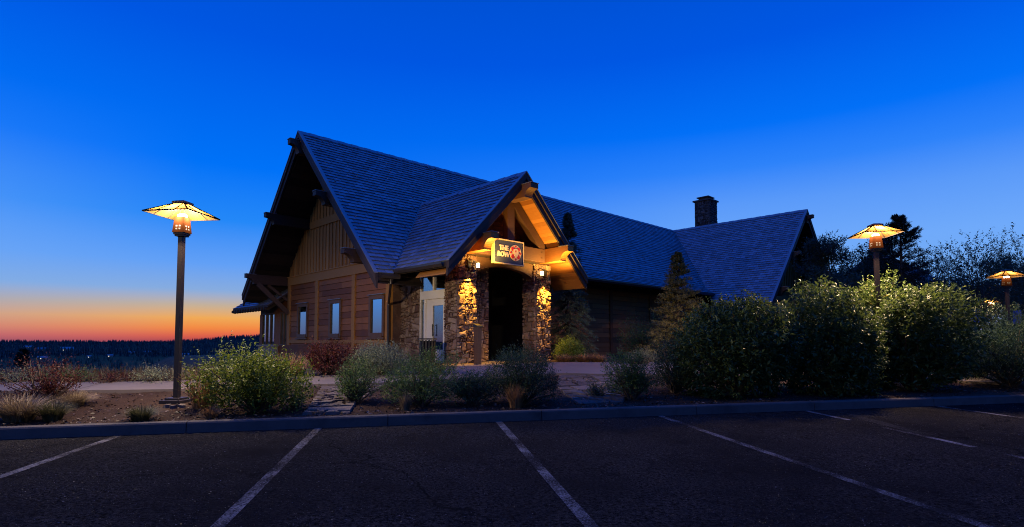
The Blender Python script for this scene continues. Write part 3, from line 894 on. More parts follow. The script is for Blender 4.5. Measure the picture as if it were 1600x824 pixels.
# lean-to at the far side of the gable, with rafter tails and a window band
LZ0, LZ1 = 2.30, 3.12
mb = MB(); LL, LR = 13.25, 8.62
lp = [(-.95, LR, LZ0), (-.95, LL, LZ0), (.45, LL - .1, LZ1 + .15), (.45, LR, LZ1 + .15)]
shingles(mb, [lp], lp[0], (0, 1, 0), Vector(lp[3]) - Vector(lp[0]), rnd)
lroof = mb.build('lean_to_roof', M['shingle'], lodge, fix=False)
lp2 = [(x, y, z_ - .012) for x, y, z_ in lp]
ru = MB(); slab(ru, lp2, .09)
v = LR + .2
while v < LL:
    ru.prism([(-1.02, v, LZ0 - .1), (-1.02, v, LZ0 - .2), (-.85, v, LZ0 - .24), (.3, v, LZ1 - .28), (.3, v, LZ1 - .1)], (0, .1, 0), .3); v += .36
ru.build('rafter_tails', M['fascia'], lodge)
ru = MB(); slab(ru, [(.45, LR, LZ1 + .1), (.45, LL - .1, LZ1 + .1), (3.5, LL - .1, LZ1 + .6), (3.5, LR, LZ1 + .6)], .14); ru.build('lean_to_deck', M['soffit_dk'], lodge)
lw = MB()
lw.box(-.02, .12, LR, 12.05, -.3, .52, .2); lw.box(-.02, .12, LR, 12.05, 1.99, 2.6, .2)
for a, b in ((8.62, 8.7), (9.42, 10.12), (11.72, 12.05)): lw.box(-.05, .12, a, b, .52, 1.99, .4)
lw.box(.12, 3.4, 11.9, 12.05, -.3, 3.2, .2)
lw.build('lean_to_wall', M['siding'], lodge)
for a, b, n in ((8.7, 9.42, 2), (10.12, 11.72, 3)):
    f = MB(); w = (b - a) / n
    for i in range(n + 1): f.box(-.06, .06, a + w * i - .03, a + w * i + .03, .54, 1.98, .4)
    f.box(-.062, .06, a - .03, b + .03, .50, .54, .4); f.box(-.062, .06, a - .03, b + .03, 1.98, 2.04, .4)
    fo = f.build('window', M['winframe'], lodge)
    g = MB(); g.box(.0, .012, a, b, .542, 1.978); g.build('pane', M['glass'], fo)
pd = MB(); pd.box(-.5, -.06, 8.9, 10.95, -.6, .44, .6); pd.box(-.56, -.05, 8.84, 11.0, .44, .52, .8); pd.build('stone_plinth', M['stucco'], lodge, bevel=.01)
pd = MB(); pd.box(-.34, -.03, 5.4, 8.88, -.6, .52, .1); pd.build('base_wall', M['siding'], lodge)

# porch ---------------------------------------------------------------
CU = ((.34, 1.18), (3.81, 4.65)); CV = (-3.3, -2.62)
for a, b in CU:
    m = MB(); m.box(a + .06, b - .06, CV[0] + .06, CV[1] - .02, -.3, 3.42, .1)
    for z0 in (-.3,):
        stone_face(m, (a + .05, CV[0] + .05, z0), (1, 0, 0), (0, 0, 1), b - a - .1, 3.7, rnd, (.01, .095), .012, .075)
        stone_face(m, (a + .05, CV[1], z0), (0, -1, 0), (0, 0, 1), CV[1] - CV[0] - .05, 3.7, rnd, (.02, .07))
        stone_face(m, (b - .05, CV[0] + .05, z0), (0, 1, 0), (0, 0, 1), CV[1] - CV[0] - .05, 3.7, rnd, (.02, .06))
    m.build('stone_column', M['stone'], lodge, fix=False)
# inner stone pier beside the entrance opening, back wall and dark doors
m = MB(); m.box(1.2, 2.25, -2.52, -2.3, -.3, 3.3, .1); stone_face(m, (1.2, -2.53, -.3), (1, 0, 0), (0, 0, 1), 1.1, 3.6, rnd, (.01, .06)); m.build('stone_pier', M['stone'], lodge, fix=False)
m = MB(); m.box(.46, .6, -1.18, .02, -.3, 3.2, .1); stone_face(m, (.45, .0, -.3), (0, -1, 0), (0, 0, 1), 1.18, 3.25, rnd, (.02, .07)); m.build('stone_wall', M['stone'], lodge, fix=False)
m = MB(); m.box(.10, .44, -.06, .0, -.3, 3.2, .1); stone_face(m, (.08, -.0, -.3), (1, 0, 0), (0, 0, 1), .36, 3.2, rnd, (.02, .05)); m.build('stone_return', M['stone'], lodge, fix=False)
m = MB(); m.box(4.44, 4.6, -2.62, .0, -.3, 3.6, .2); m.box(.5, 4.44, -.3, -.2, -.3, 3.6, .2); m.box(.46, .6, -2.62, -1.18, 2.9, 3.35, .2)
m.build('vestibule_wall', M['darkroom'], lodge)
fl_ = MB(); fl_.box(-.6, 5.2, -4.6, -.05, -.3, .0, .5); fl_.build('porch_floor', M['concrete'], lodge)
dd = MB()
for k in range(2):
    x = 2.45 + k * .86
    for i in range(5): dd.box(x + i * .168, x + i * .168 + .164, -.36, -.31, .02, 2.3, rnd.random())
    dd.box(x + .06, x + .78, -.375, -.361, 1.9, 2.05, .3); dd.box(x + .06, x + .78, -.375, -.361, .3, .5, .3)
dd.build('entrance_doors', M['timber'], lodge)
# side door set: transom, sidelight, cream frame, glass door
df = MB(); a, b = -2.62, -1.18; x0, x1 = .43, .56
df.box(x0, x1, b - .05, b, 0, 2.86, .6); df.box(x0, x1, a, a + .06, 0, 2.86, .6)
df.box(x0 - .012, x1, a + .06, b - .05, 2.06, 2.34, .7); df.box(x0, x1, a + .06, b - .05, 2.80, 2.86, .5); df.box(x0, x1, a + .06, b - .05, .0, .16, .5)
df.box(x0, x1, -1.52, -1.42, .16, 2.06, .7); df.box(x0 + .002, x1, -1.96, -1.9, 2.34, 2.80, .5)
dfo = df.build('entrance_frame', M['cream'], lodge, bevel=.008)
g = MB(); g.box(.49, .5, a + .06, b - .05, 2.34, 2.80); g.box(.491, .501, -1.42, b - .05, .16, 2.06); g.build('pane', M['doorglass'], dfo)
dd = MB(); d0, d1 = -2.56, -1.53
dd.box(.455, .52, d1 - .36, d1, .165, 2.055, .6); dd.box(.455, .52, d0, d0 + .12, .165, 2.055, .6); dd.box(.456, .52, d0 + .12, d1 - .36, 1.84, 2.055, .6); dd.box(.456, .52, d0 + .12, d1 - .36, .165, .42, .6)
ddo = dd.build('glass_door', M['cream'], lodge, bevel=.006)
g = MB(); g.box(.485, .495, d0 + .12, d1 - .36, .42, 1.84); g.build('pane', M['doorglass'], ddo)
g = MB(); g.tube([(.40, d1 - .42, .85), (.40, d1 - .42, 1.25)], .014); g.box(.40, .46, d1 - .43, d1 - .41, .88, .90); g.box(.40, .46, d1 - .43, d1 - .41, 1.20, 1.22); g.build('handle', M['black'], ddo)
# timber frame of the porch
outlooker('porch_outlooker', (.76, -4.56, 3.92), (0, 1, 0), 4.3, .30, .49, 'cedar', .34)
outlooker('porch_outlooker', (4.22, -4.56, 3.92), (0, 1, 0), 4.3, .30, .49, 'cedar', .34)
outlooker('porch_ridge_beam', (PC, -4.58, 5.72), (0, 1, 0), 4.0, .34, .42, 'timber', .28)
m = MB(); m.box(.92, 4.06, -3.52, -3.26, 3.44, 3.90, .6)
for x in (3.9,):
    for zz in (3.56, 3.76): m.box(x - .02, x + .02, -3.535, -3.52, zz, zz + .04, 0)
m.build('tie_beam', M['timber'], lodge, bevel=.008)
m = MB(); m.box(PC - .16, PC + .16, -3.50, -3.28, 3.902, 5.40, .5); m.build('king_post', M['timber'], lodge, bevel=.008)
m = MB()
for sg in (-1, 1):
    a = Vector((PC + sg * 2.0, -3.39, hp(PC + 2.0) - .62)); b = Vector((PC + sg * .12, -3.39, hp(PC + .12) - .62)); m.beam(a, b, .22, .30)
m.build('rafter_pair', M['timber'], lodge, bevel=.008)
# arched header between the columns
m = MB(); pts = []
for i in range(13):
    t = i / 12; x = 1.18 + (3.81 - 1.18) * t; pts.append((x, -3.2, 2.86 + .30 * math.sin(math.pi * t) ** .6))
for i in range(12):
    a, b = pts[i], pts[i + 1]
    m.hexa([(a[0], -3.16, a[2]), (b[0], -3.16, b[2]), (b[0], -2.92, b[2]), (a[0], -2.92, a[2]), (a[0], -3.16, 3.42), (b[0], -3.16, 3.42), (b[0], -2.92, 3.42), (a[0], -2.92, 3.42)], .6)
m.build('arched_header', M['timber'], lodge)
# recessed clapboard gable infill
m = MB(); z = 3.6
while z < 5.6:
    hw_ = (PH - .40 - (z + .14)) / SL
    if hw_ > .1: m.hexa([(PC - hw_ - .1, -2.66, z), (PC + hw_ + .1, -2.66, z), (PC + hw_ + .1, -2.5, z), (PC - hw_ - .1, -2.5, z), (PC - hw_, -2.64, z + .145), (PC + hw_, -2.64, z + .145), (PC + hw_, -2.5, z + .145), (PC - hw_, -2.5, z + .145)], rnd.random())
    z += .15
m.build('porch_gable_siding', M['siding'], lodge)
m = MB(); m.box(.6, 4.4, -3.24, -.3, 3.4, 3.46, .4); m.build('porch_ceiling', M['soffit_dk'], lodge)
# gutters and downpipe
def gutter(p0, p1, out):
    p0 = Vector(p0); p1 = Vector(p1); o = Vector(out); m = MB()
    prof = [(0, 0), (0, -.12), (.09, -.13), (.13, -.05), (.13, .01), (.115, .01), (.115, -.04), (.085, -.115), (.015, -.105), (.015, 0)]
    m.prism([p0 + o * x + Vector((0, 0, z)) for x, z in prof], p1 - p0, .5); return m.build('gutter', M['gutter'], lodge)
gutter((GU + .1, EV, hm(EV) - .02), (eL + .02, EV, hm(EV) - .02), (0, -1, 0))
gutter((eL, PV + .06, hE - .02), (eL, vE - .1, hE - .02), (-1, 0, 0))
gutter((PC + (PH - FH) / SL + .05, FV, FH - .02), (WU - (RH - FH) / SL - .05, FV, FH - .02), (0, -1, 0))
gutter((WU - WE, WV + .06, hw(WU - WE) - .02), (WU - WE, EV, hw(WU - WE) - .02), (-1, 0, 0))
m = MB(); m.tube([(-.95, -1.66, 2.62), (-.95, -1.62, 2.5), (-.12, -.14, 1.98), (-.12, -.12, 1.9), (-.12, -.12, -.25)], .042, 8); m.build('downpipe', M['gutter'], lodge, smooth=False)
m = MB(); m.tube([(5.6, -.98, 3.32), (5.6, -.2, 2.9), (5.6, -.12, 2.8), (5.6, -.12, -.25)], .04, 8); m.build('downpipe', M['gutter'], lodge)
# frieze under the front eave
m = MB(); m.box(4.8, 22, -.09, -.03, 3.25, 3.62, .2)
for i in range(20):
    x = 6 + i * .85; m.prism([(x, -1.2, FH - .16), (x, -1.2, FH - .24), (x, -.09, FH - .05), (x, -.09, FH + .3)], (.09, 0, 0), .3)
m.build('eave_frieze', M['fascia'], lodge)
# chimney
ch = MB(); c0, c1, y0, y1 = 26.75, 28.0, 1.6, 2.8
ch.box(c0 + .05, c1 - .05, y0 + .05, y1 - .05, 6, 10.75, .1)
stone_face(ch, (c0 + .04, y1 - .05, 7.5), (0, -1, 0), (0, 0, 1), y1 - y0 - .1, 3.22, rnd, (.02, .05)); stone_face(ch, (c0 + .05, y0 + .04, 7.5), (1, 0, 0), (0, 0, 1), c1 - c0 - .1, 3.22, rnd, (.02, .05))
co = ch.build('chimney', M['brick'], lodge, fix=False)
m = MB(); m.box(c0 - .06, c1 + .06, y0 - .06, y1 + .06, 10.7, 10.8, .4); m.box(c0 + .25, c1 - .25, y0 + .25, y1 - .25, 10.8, 10.98, .3); m.box(c0 + .15, c1 - .15, y0 + .15, y1 - .15, 10.98, 11.05, .3); m.build('chimney_cap', M['brick'], co)
# pendant lamp seen through the middle window
pn = empty('pendant_lamp', O + U * 2.6 + V * 4.9 + Vector((0, 0, 1.2)), RZ); tag(pn, 'glowing pendant lamp hanging indoors, seen through the middle gable window', 'lamp')
m = MB()
for i in range(4): m.box(-.12, .12, -.12 + .02 * i, .12 - .02 * i, .12 + i * .16, .24 + i * .16, .5)
m.build('lamp_shade', M['pendant'], pn); m = MB(); m.tube([(0, 0, .7), (0, 0, 2.4)], .012, 6); m.build('cord', M['black'], pn)

# ------------------------------------------------------------------ hanging sign
sg = empty('entrance_sign', O + U * 2.15 + V * (-3.66) + Vector((0, 0, 3.17)), RZ); tag(sg, 'dark blue hanging sign reading THE ROW beside a red and gold emblem', 'sign')
SW, SH = 1.34, .80
m = MB(); m.box(-SW / 2 + .03, SW / 2 - .03, -.04, .06, .03, SH - .03, .5); m.build('sign_board', M['signblue'], sg)
m = MB()
for x0, x1, z0, z1 in ((-SW / 2, SW / 2, 0, .032), (-SW / 2, SW / 2, SH - .032, SH), (-SW / 2, -SW / 2 + .032, .032, SH - .032), (SW / 2 - .032, SW / 2, .032, SH - .032)): m.box(x0, x1, -.06, .07, z0, z1)
m.build('sign_frame', M['gold'], sg)
def text_mesh(name, body, size, ext, loc, mat_, parent, off=.0, space=1.0):
    cu = bpy.data.curves.new(name, 'FONT'); cu.body = body; cu.size = size; cu.extrude = ext; cu.offset = off; cu.align_x = 'CENTER'; cu.space_character = space
    tmp = bpy.data.objects.new(name + '_src', cu); col.objects.link(tmp)
    dg = bpy.context.evaluated_depsgraph_get(); me = bpy.data.meshes.new_from_object(tmp.evaluated_get(dg))
    bpy.data.objects.remove(tmp); me.materials.clear(); me.materials.append(mat_)
    o = bpy.data.objects.new(name, me); o.location = loc; o.rotation_euler = (R(90), 0, 0); return link(o, parent)
text_mesh('lettering', 'THE', .215, .008, (-.235, -.052, .45), M['letter'], sg, .009, 1.0)
text_mesh('lettering', 'ROW', .215, .008, (-.255, -.052, .245), M['letter'], sg, .009, 1.0)
em = MB()
def flat(pts, y, t): em.prism([(x, y, z) for x, z in pts], (0, -.012, 0), t)
ex, ez, er = .285, .405, .285
outl = []
for i in range(64):
    a = 2 * math.pi * i / 64; r = er * (.80 + .13 * abs(math.cos(2 * a)) ** 6 + .13 * abs(math.sin(2 * a)) ** 1.0)
    outl.append((ex + r * math.cos(a), ez + r * math.sin(a)))
flat(outl, -.041, .5)
em.build('emblem', M['gold'], sg)
em = MB()
for q in range(4):
    a = math.pi / 4 + q * math.pi / 2; pts = []
    for i in range(16):
        t = 2 * math.pi * i / 16; lx = .088 * math.cos(t); ly = .066 * math.sin(t)
        pts.append((ex + math.cos(a) * (.165 + lx) - math.sin(a) * ly, ez + math.sin(a) * (.165 + lx) + math.cos(a) * ly))
    flat(pts, -.0535, .5)
    a = q * math.pi / 2; c = (ex + .212 * math.cos(a), ez + .212 * math.sin(a))
    flat([(c[0] + .042 * math.cos(a + k * math.pi / 2), c[1] + .042 * math.sin(a + k * math.pi / 2)) for k in range(4)], -.0535, .5)
em.build('emblem_petals', M['red'], sg)
em = MB(); sh = [(-.10, .11), (0, .14), (.10, .11), (.115, .0), (.075, -.1), (0, -.16), (-.075, -.1), (-.115, .0)]
flat([(ex + x, ez + z) for x, z in sh], -.066, .9); em.build('emblem_shield', M['gold'], sg)
em = MB()
for a, b, c, d in ((-.04, .02, -.02, .075), (-.02, .052, .03, .075), (-.02, .02, .02, .036)): em.box(ex + a, ex + c, -.083, -.0785, ez + b, ez + d)
em.build('emblem_mark', M['red'], sg)
for x in (-.5, .5): m = MB(); m.box(x - .02, x + .02, .071, .14, .5, .75); m.build('bracket', M['black'], sg)

# ------------------------------------------------------------------ wall lamps on the columns
def sconce(u, label, sd):
    e = empty('wall_lamp', O + U * u + V * (-3.34) + Vector((0, 0, 2.86)), RZ); tag(e, label, 'wall lamp', 'wall lamps on the porch columns')
    m = MB(); m.box(-.06, .06, -.06, .03, .12, .34); m.build('back_plate', M['black'], e)
    m = MB(); m.tube([(0, -.05, .24), (0, -.14, .28), (0, -.21, .22), (0, -.21, .14)], .014, 8); m.build('arm', M['black'], e)
    m = MB(); m.tube([(0, -.05, .30), (sd * .14, -.10, .34), (sd * .27, -.13, .30)], .012, 8); m.build('arm', M['black'], e)
    m = MB(); m.tube([(0, -.21, .16), (0, -.21, .10), (0, -.21, -.06)], [.02, .05, .065], 14, cap=False); m.build('lamp_shade', M['black'], e)
    m = MB(); m.tube([(0, -.21, .0), (0, -.21, -.045)], [.045, .052], 14); m.build('bulb', M['sconce_bulb'], e)
    x = sd * .27; m = MB(); m.box(x - .035, x + .035, -.165, -.095, .13, .27); m.build('lantern', M['sconce_bulb'], e)
    m = MB(); m.box(x - .05, x + .05, -.18, -.08, .272, .29); m.box(x - .05, x + .05, -.18, -.08, .11, .128)
    for dx in (-.045, .045):
        for dy in (-.175, -.085): m.box(x + dx - .006, x + dx + .006, dy - .006, dy + .006, .128, .272)
    m.build('lantern_frame', M['black'], e)
    ld = bpy.data.lights.new('wall_lamp_beam', 'SPOT'); ld.energy = 760; ld.color = (1, .52, .055); ld.spot_size = R(84); ld.spot_blend = .55; ld.shadow_soft_size = .03
    lo = bpy.data.objects.new('wall_lamp_beam', ld); lo.location = (0, -.22, -.07); lo.rotation_euler = (R(13), 0, 0); link(lo, e)
    ld = bpy.data.lights.new('sign_fill_spot', 'SPOT'); ld.energy = 350; ld.color = (1, .53, .10); ld.spot_size = R(156); ld.spot_blend = .5; ld.shadow_soft_size = .05  # unseen spot added out ahead of the lantern to light sign and soffit
    lo = bpy.data.objects.new('sign_fill_spot', ld); lo.location = (x, -.85, .08); lo.rotation_euler = (R(168), 0, 0); link(lo, e)
sconce(.76, 'lit wall lamp on the stone column beside the glass door', 1)
sconce(4.23, 'lit wall lamp on the stone column nearest the spruce', -1)

# litter bin and post by the entrance
b = empty('litter_bin', O + U * (-.35) + V * (-2.75), RZ); tag(b, 'dark slatted litter bin standing beside the glass entrance door', 'bin')
m = MB()
for i in range(16):
    a = 2 * math.pi * i / 16; c, s = math.cos(a), math.sin(a)
    m.beam((.22 * c, .22 * s, .05), (.25 * c, .25 * s, .72), .05, .012, up=(c, s, 0))
m.build('slats', M['black'], b); m = MB(); m.tube([(0, 0, .74), (0, 0, .78)], [.29, .29], 20); m.tube([(0, 0, .02), (0, 0, .7)], .19, 16); m.build('liner', M['black'], b)
b = empty('bollard', O + U * .62 + V * (-3.95), RZ); tag(b, 'short dark square post standing in front of the lit stone column', 'bollard')
m = MB(); m.box(-.085, .085, -.085, .085, 0, 1.12); m.build('post', M['timber'], b, bevel=.01)
m = MB(); m.hexa([(-.11, -.11, 1.122), (.11, -.11, 1.122), (.11, .11, 1.122), (-.11, .11, 1.122), (-.11, -.11, 1.16), (.11, -.11, 1.16), (.11, .11, 1.22), (-.11, .11, 1.22)]); m.build('cap', M['bronze'], b)

# ------------------------------------------------------------------ street lamps
def street_lamp(loc, H, label, power, grp='square-shaded path lamps', rz=R(-7), lz=.02, lc=(1, .70, .40)):
    e = empty('street_lamp', loc, rz); tag(e, label, 'street lamp', grp)
    m = MB(); m.box(-.19, .19, -.19, .19, -.08, .045); m.box(-.13, .13, -.13, .13, .045, .08)
    for sx in (-1, 1):
        for sy in (-1, 1): m.tube([(sx * .155, sy * .155, .045), (sx * .155, sy * .155, .075)], .014, 6)
    m.build('base_plate', M['bronze'], e, bevel=.005)
    p = .044
    m = MB(); m.box(-p, p, -p, p, .08, H - .46); m.build('pole', M['bronze'], e, bevel=.008)
    m = MB(); z = H - .46
    m.box(-.08, .08, -.08, .08, z, z + .03); m.box(-.095, .095, -.095, .095, z + .03, z + .065); m.build('collar', M['bronze'], e, bevel=.004)
    m = MB(); z0, z1 = z + .065, z + .345; a, b = .108, .084
    m.hexa([(-a, -a, z0), (a, -a, z0), (a, a, z0), (-a, a, z0), (-b, -b, z1), (b, -b, z1), (b, b, z1), (-b, b, z1)])
    for q in range(4):
        ca, sa = round(math.cos(q * math.pi / 2)), round(math.sin(q * math.pi / 2))
        for x in (-.03, .03):
            for zz in (z0 + .05, z0 + .10):
                r = a - (a - b) * (zz - z0) / (z1 - z0) + .001
                pts = [(x - .017, zz), (x + .017, zz), (x + .017, zz + .026), (x - .017, zz + .026)]
                m.poly([(ca * r - sa * xx, sa * r + ca * xx, z_) for xx, z_ in pts])
    hd = m.build('lamp_head', M['copper'], e); hd.data.materials.append(M['black'])
    for pg in list(hd.data.polygons)[6:]: pg.material_index = 1
    # shade: shallow square pyramid of amber glass in metal ribs
    hw_, ct, zr, zt = .42, .10, H - .075, H + .115
    gl = MB()
    for q in range(4):
        ca, sa = round(math.cos(q * math.pi / 2)), round(math.sin(q * math.pi / 2))
        T = lambda r, x, z_: (ca * r - sa * x, sa * r + ca * x, z_)
        gl.poly([T(hw_, -hw_, zr), T(hw_, hw_, zr), T(ct, ct, zt), T(ct, -ct, zt)])
    sh_ = gl.build('lamp_shade', M['shade'], e, fix=False)
    rb = MB()
    for q in range(4):
        ca, sa = round(math.cos(q * math.pi / 2)), round(math.sin(q * math.pi / 2))
        T = lambda r, x, z_: Vector((ca * r - sa * x, sa * r + ca * x, z_))
        rb.beam(T(hw_, -hw_, zr), T(hw_, hw_, zr), .022, .02); rb.beam(T(hw_, hw_, zr), T(ct, ct, zt), .02, .02)
        mid = .52
        r_ = hw_ * mid + ct * (1 - mid)
        zz = zr * mid + zt * (1 - mid)
        for x in (-1, 1): rb.beam(T(hw_, x * hw_ * .42, zr), T(ct, x * ct * .9, zt), .014, .016)
        rb.beam(T(ct, -ct, zt), T(ct, ct, zt), .02, .02)
    rb.build('shade_frame', M['lampframe'], e)
    m = MB(); m.box(-ct - .02, ct + .02, -ct - .02, ct + .02, zt + .01, zt + .04); m.hexa([(-.12, -.12, zt + .04), (.12, -.12, zt + .04), (.12, .12, zt + .04), (-.12, .12, zt + .04), (-.06, -.06, zt + .065), (.06, -.06, zt + .065), (.06, .06, zt + .065), (-.06, .06, zt + .065)]); m.build('cap', M['bronze'], e)
    m = MB(); m.tube([(0, 0, z1 + .005), (0, 0, z1 + .035), (0, 0, z1 + .06)], [.070, .075, .05], 14); m.build('bulb', M['bulb'], e, smooth=True)
    for q in range(4):            # the one bulb's light split into four unseen points, so it clears the head
        ld = bpy.data.lights.new('lamp_light', 'POINT'); ld.energy = power / 4; ld.color = lc; ld.shadow_soft_size = .05
        lo = bpy.data.objects.new('lamp_light', ld); lo.location = (.17 * math.cos(q * math.pi / 2), .17 * math.sin(q * math.pi / 2), H - lz); link(lo, e)
    return e
P1 = at(276, 628.5)
street_lamp(P1, 3.70 - P1.z, 'tall lit path lamp standing alone beside the yellow-green shrub', 1500, lz=.105, lc=(1, .78, .50))
P2 = at_depth(1373, 12.7)
street_lamp(P2, 3.93 - P2.z, 'lit path lamp rising out of the tall leafy hedge', 1700)
P3 = at_depth(1576, 19.5)
street_lamp(P3, 3.74 - P3.z, 'farther lit path lamp above the feathery dark shrubs', 500)
P4 = at_depth(1549, 37)
street_lamp(P4, 4.02 - P4.z, 'smallest and farthest lit path lamp, between two blue signposts', 600)
def signpost(px, dep, top, label):
    p = at_depth(px, dep); p.z = ground_z(p.x, p.y, False); e = empty('signpost', p, R(-38)); tag(e, label, 'signpost', 'blue parking signs')
    h = HE + (533 - top) / F * dep - p.z
    m = MB(); m.tube([(0, 0, -.1), (0, 0, h)], .035, 8); m.build('post', M['drip'], e); m = MB(); m.box(-.2, .2, -.06, -.04, h - .85, h, .5); m.build('sign_plate', M['bluesign'], e, bevel=.01)
signpost(1524, 34, 484, 'small blue sign on a post left of the farthest lamp')
signpost(1590, 34, 485, 'small blue sign on a post right of the nearer far lamp')

# ------------------------------------------------------------------ plants
def unit(a): return a / np.maximum(1e-9, np.linalg.norm(a, axis=-1, keepdims=True))
def leaf_geo(B, D, Nn, L, W, fold=.25):
    """one folded leaf (two triangles pairs) per row"""
    D = unit(D); S = unit(np.cross(D, Nn)); Nn = unit(np.cross(S, D))
    L = L[:, None]; W = W[:, None]
    mid = B + D * L * .45
    v = np.stack([B, mid + S * W * .5 + Nn * W * fold, B + D * L, mid - S * W * .5 + Nn * W * fold], 1).reshape(-1, 3)
    n = len(B); b = np.arange(n)[:, None] * 4
    f = np.concatenate([b + np.array([[0, 1, 2]]), b + np.array([[0, 2, 3]])], 1).reshape(-1, 3)
    return v, f
def twigs_to_leaves(O_, D_, Lt, m, ll, lw, g, spread=.9, jit=.35, droop=0.0):
    n = len(O_)
    t = np.tile(np.linspace(.12, 1, m), n) + g.uniform(-.06, .06, n * m)
    o = np.repeat(O_, m, 0); d = np.repeat(D_, m, 0); L = np.repeat(Lt, m)
    B = o + d * (t * L)[:, None]; B[:, 2] -= droop * (t * L) ** 2
    r = unit(g.normal(size=(n * m, 3))); side = unit(np.cross(d, r))
    ld = unit(d * .6 + side * spread + g.normal(size=(n * m, 3)) * jit * .5)
    nn = unit(np.array([0, 0, 1.]) + g.normal(size=(n * m, 3)) * .55)
    sc_ = (ll * g.uniform(.6, 1.25, n * m)) * (1.05 - .35 * np.clip(t, 0, 1))
    return leaf_geo(B, ld, nn, sc_, sc_ * lw)
def lumpy(g, k, amp):
    c = unit(g.normal(size=(k, 3))); a = g.uniform(-amp, amp, k)
    def f(d): return 1 + (np.exp(5 * (d @ c.T - 1)) * a).sum(1)
    return f
def stems_mesh(base, tips, r0, g, mat_, parent, name='stems', n=5):
    m = MB()
    for t in tips:
        t = Vector(t); b = Vector(base) + Vector((g.uniform(-.08, .08), g.uniform(-.08, .08), -.03)); mid = b.lerp(t, .5) + Vector((g.uniform(-.06, .06), g.uniform(-.06, .06), .05))
        m.tube([b, mid, t], [r0, r0 * .7, r0 * .3], n, g.random())
    return m.build(name, mat_, parent, fix=False)
def shrub(name, label, loc, rx, ry, h, mat_, ll, lw, ntw, m=9, tl=.22, up=.55, seed=1, amp=.28, spikes=0, shell=2.6, cat='shrub', group=None, low=-.55, bias=None, tint_pow=1.0, rough=.6):
    g = np.random.default_rng(seed)
    e = empty(name, loc, 0); tag(e, label, cat, group)
    f = lumpy(g, 16, amp)
    d = unit(g.normal(size=(ntw * 2, 3))); d = d[d[:, 2] > low][:ntw]
    rf = g.random(len(d)) ** (1 / shell)
    c = np.array([0, 0, h * .42])
    rad = np.array([rx, ry, h * .58])
    P = c + d * rad * (f(d) * rf)[:, None]
    P[:, 2] = np.maximum(P[:, 2], .03)
    D = unit(d * np.array([1, 1, .7]) * .7 + np.array([0, 0, up]) + g.normal(size=d.shape) * .38)
    Lt = tl * g.uniform(.6, 1.3, len(d))
    if spikes:
        k = g.choice(len(d), spikes, False); Lt[k] *= 2.2; D[k] = unit(D[k] + np.array([0, 0, .8]))
    v, fc = twigs_to_leaves(P - D * (Lt * .6)[:, None], D, Lt, m, ll, lw, g)
    tt = np.repeat(np.clip(g.beta(2, 2.6, len(P)) * .65 + g.random(len(P)) * .15, 0, 1), m)
    tt = np.clip(tt + g.normal(size=len(tt)) * .14, 0, 1) ** tint_pow
    if rough:
        mesh_np('foliage', v, fc, mat_, e, np.repeat(tt, 2))
    nt = min(len(P), 60); tips = P[g.choice(len(P), nt, False)]
    stems_mesh((0, 0, 0), tips, .010 + .006 * h, g, M['twig'], e)
    return e
def tuft(name, label, loc, r, h, mat_, n, seed, group=None, wid=.006, lean=.7, cat='grass tuft'):
    g = np.random.default_rng(seed)
    a = g.uniform(0, 2 * np.pi, n); rr = r * .35 * np.sqrt(g.random(n)); out = g.random(n) ** .7 * lean
    B = np.stack([np.cos(a) * rr, np.sin(a) * rr, np.full(n, -.02)], 1)
    a2 = a + g.normal(size=n) * .5
    dirh = np.stack([np.cos(a2), np.sin(a2), np.zeros(n)], 1); L = h * g.uniform(.6, 1.1, n); up = np.array([0, 0, 1.])
    s = np.stack([-np.sin(a2 + .4), np.cos(a2 + .4), np.zeros(n)], 1) * wid
    ts = (0, .35, .7, 1.0); rows = []
    for i, t in enumerate(ts):
        p = B + dirh * (r * 1.5 * out * t ** 1.7)[:, None] + up * (L * (t - .42 * out * t * t * t))[:, None]
        w = (1 - t) ** .6 if t < 1 else .05
        rows += [p - s * w, p + s * w]
    v = np.stack(rows, 1).reshape(-1, 3); b = np.arange(n)[:, None] * 8
    f = np.concatenate([b + np.array([[2 * i, 2 * i + 1, 2 * i + 3, 2 * i + 2]]) for i in range(3)], 1).reshape(-1, 4)
    o = mesh_np(name, v, f, mat_, None, np.repeat(g.random(n), 3), loc=loc); tag(o, label, cat, group); return o
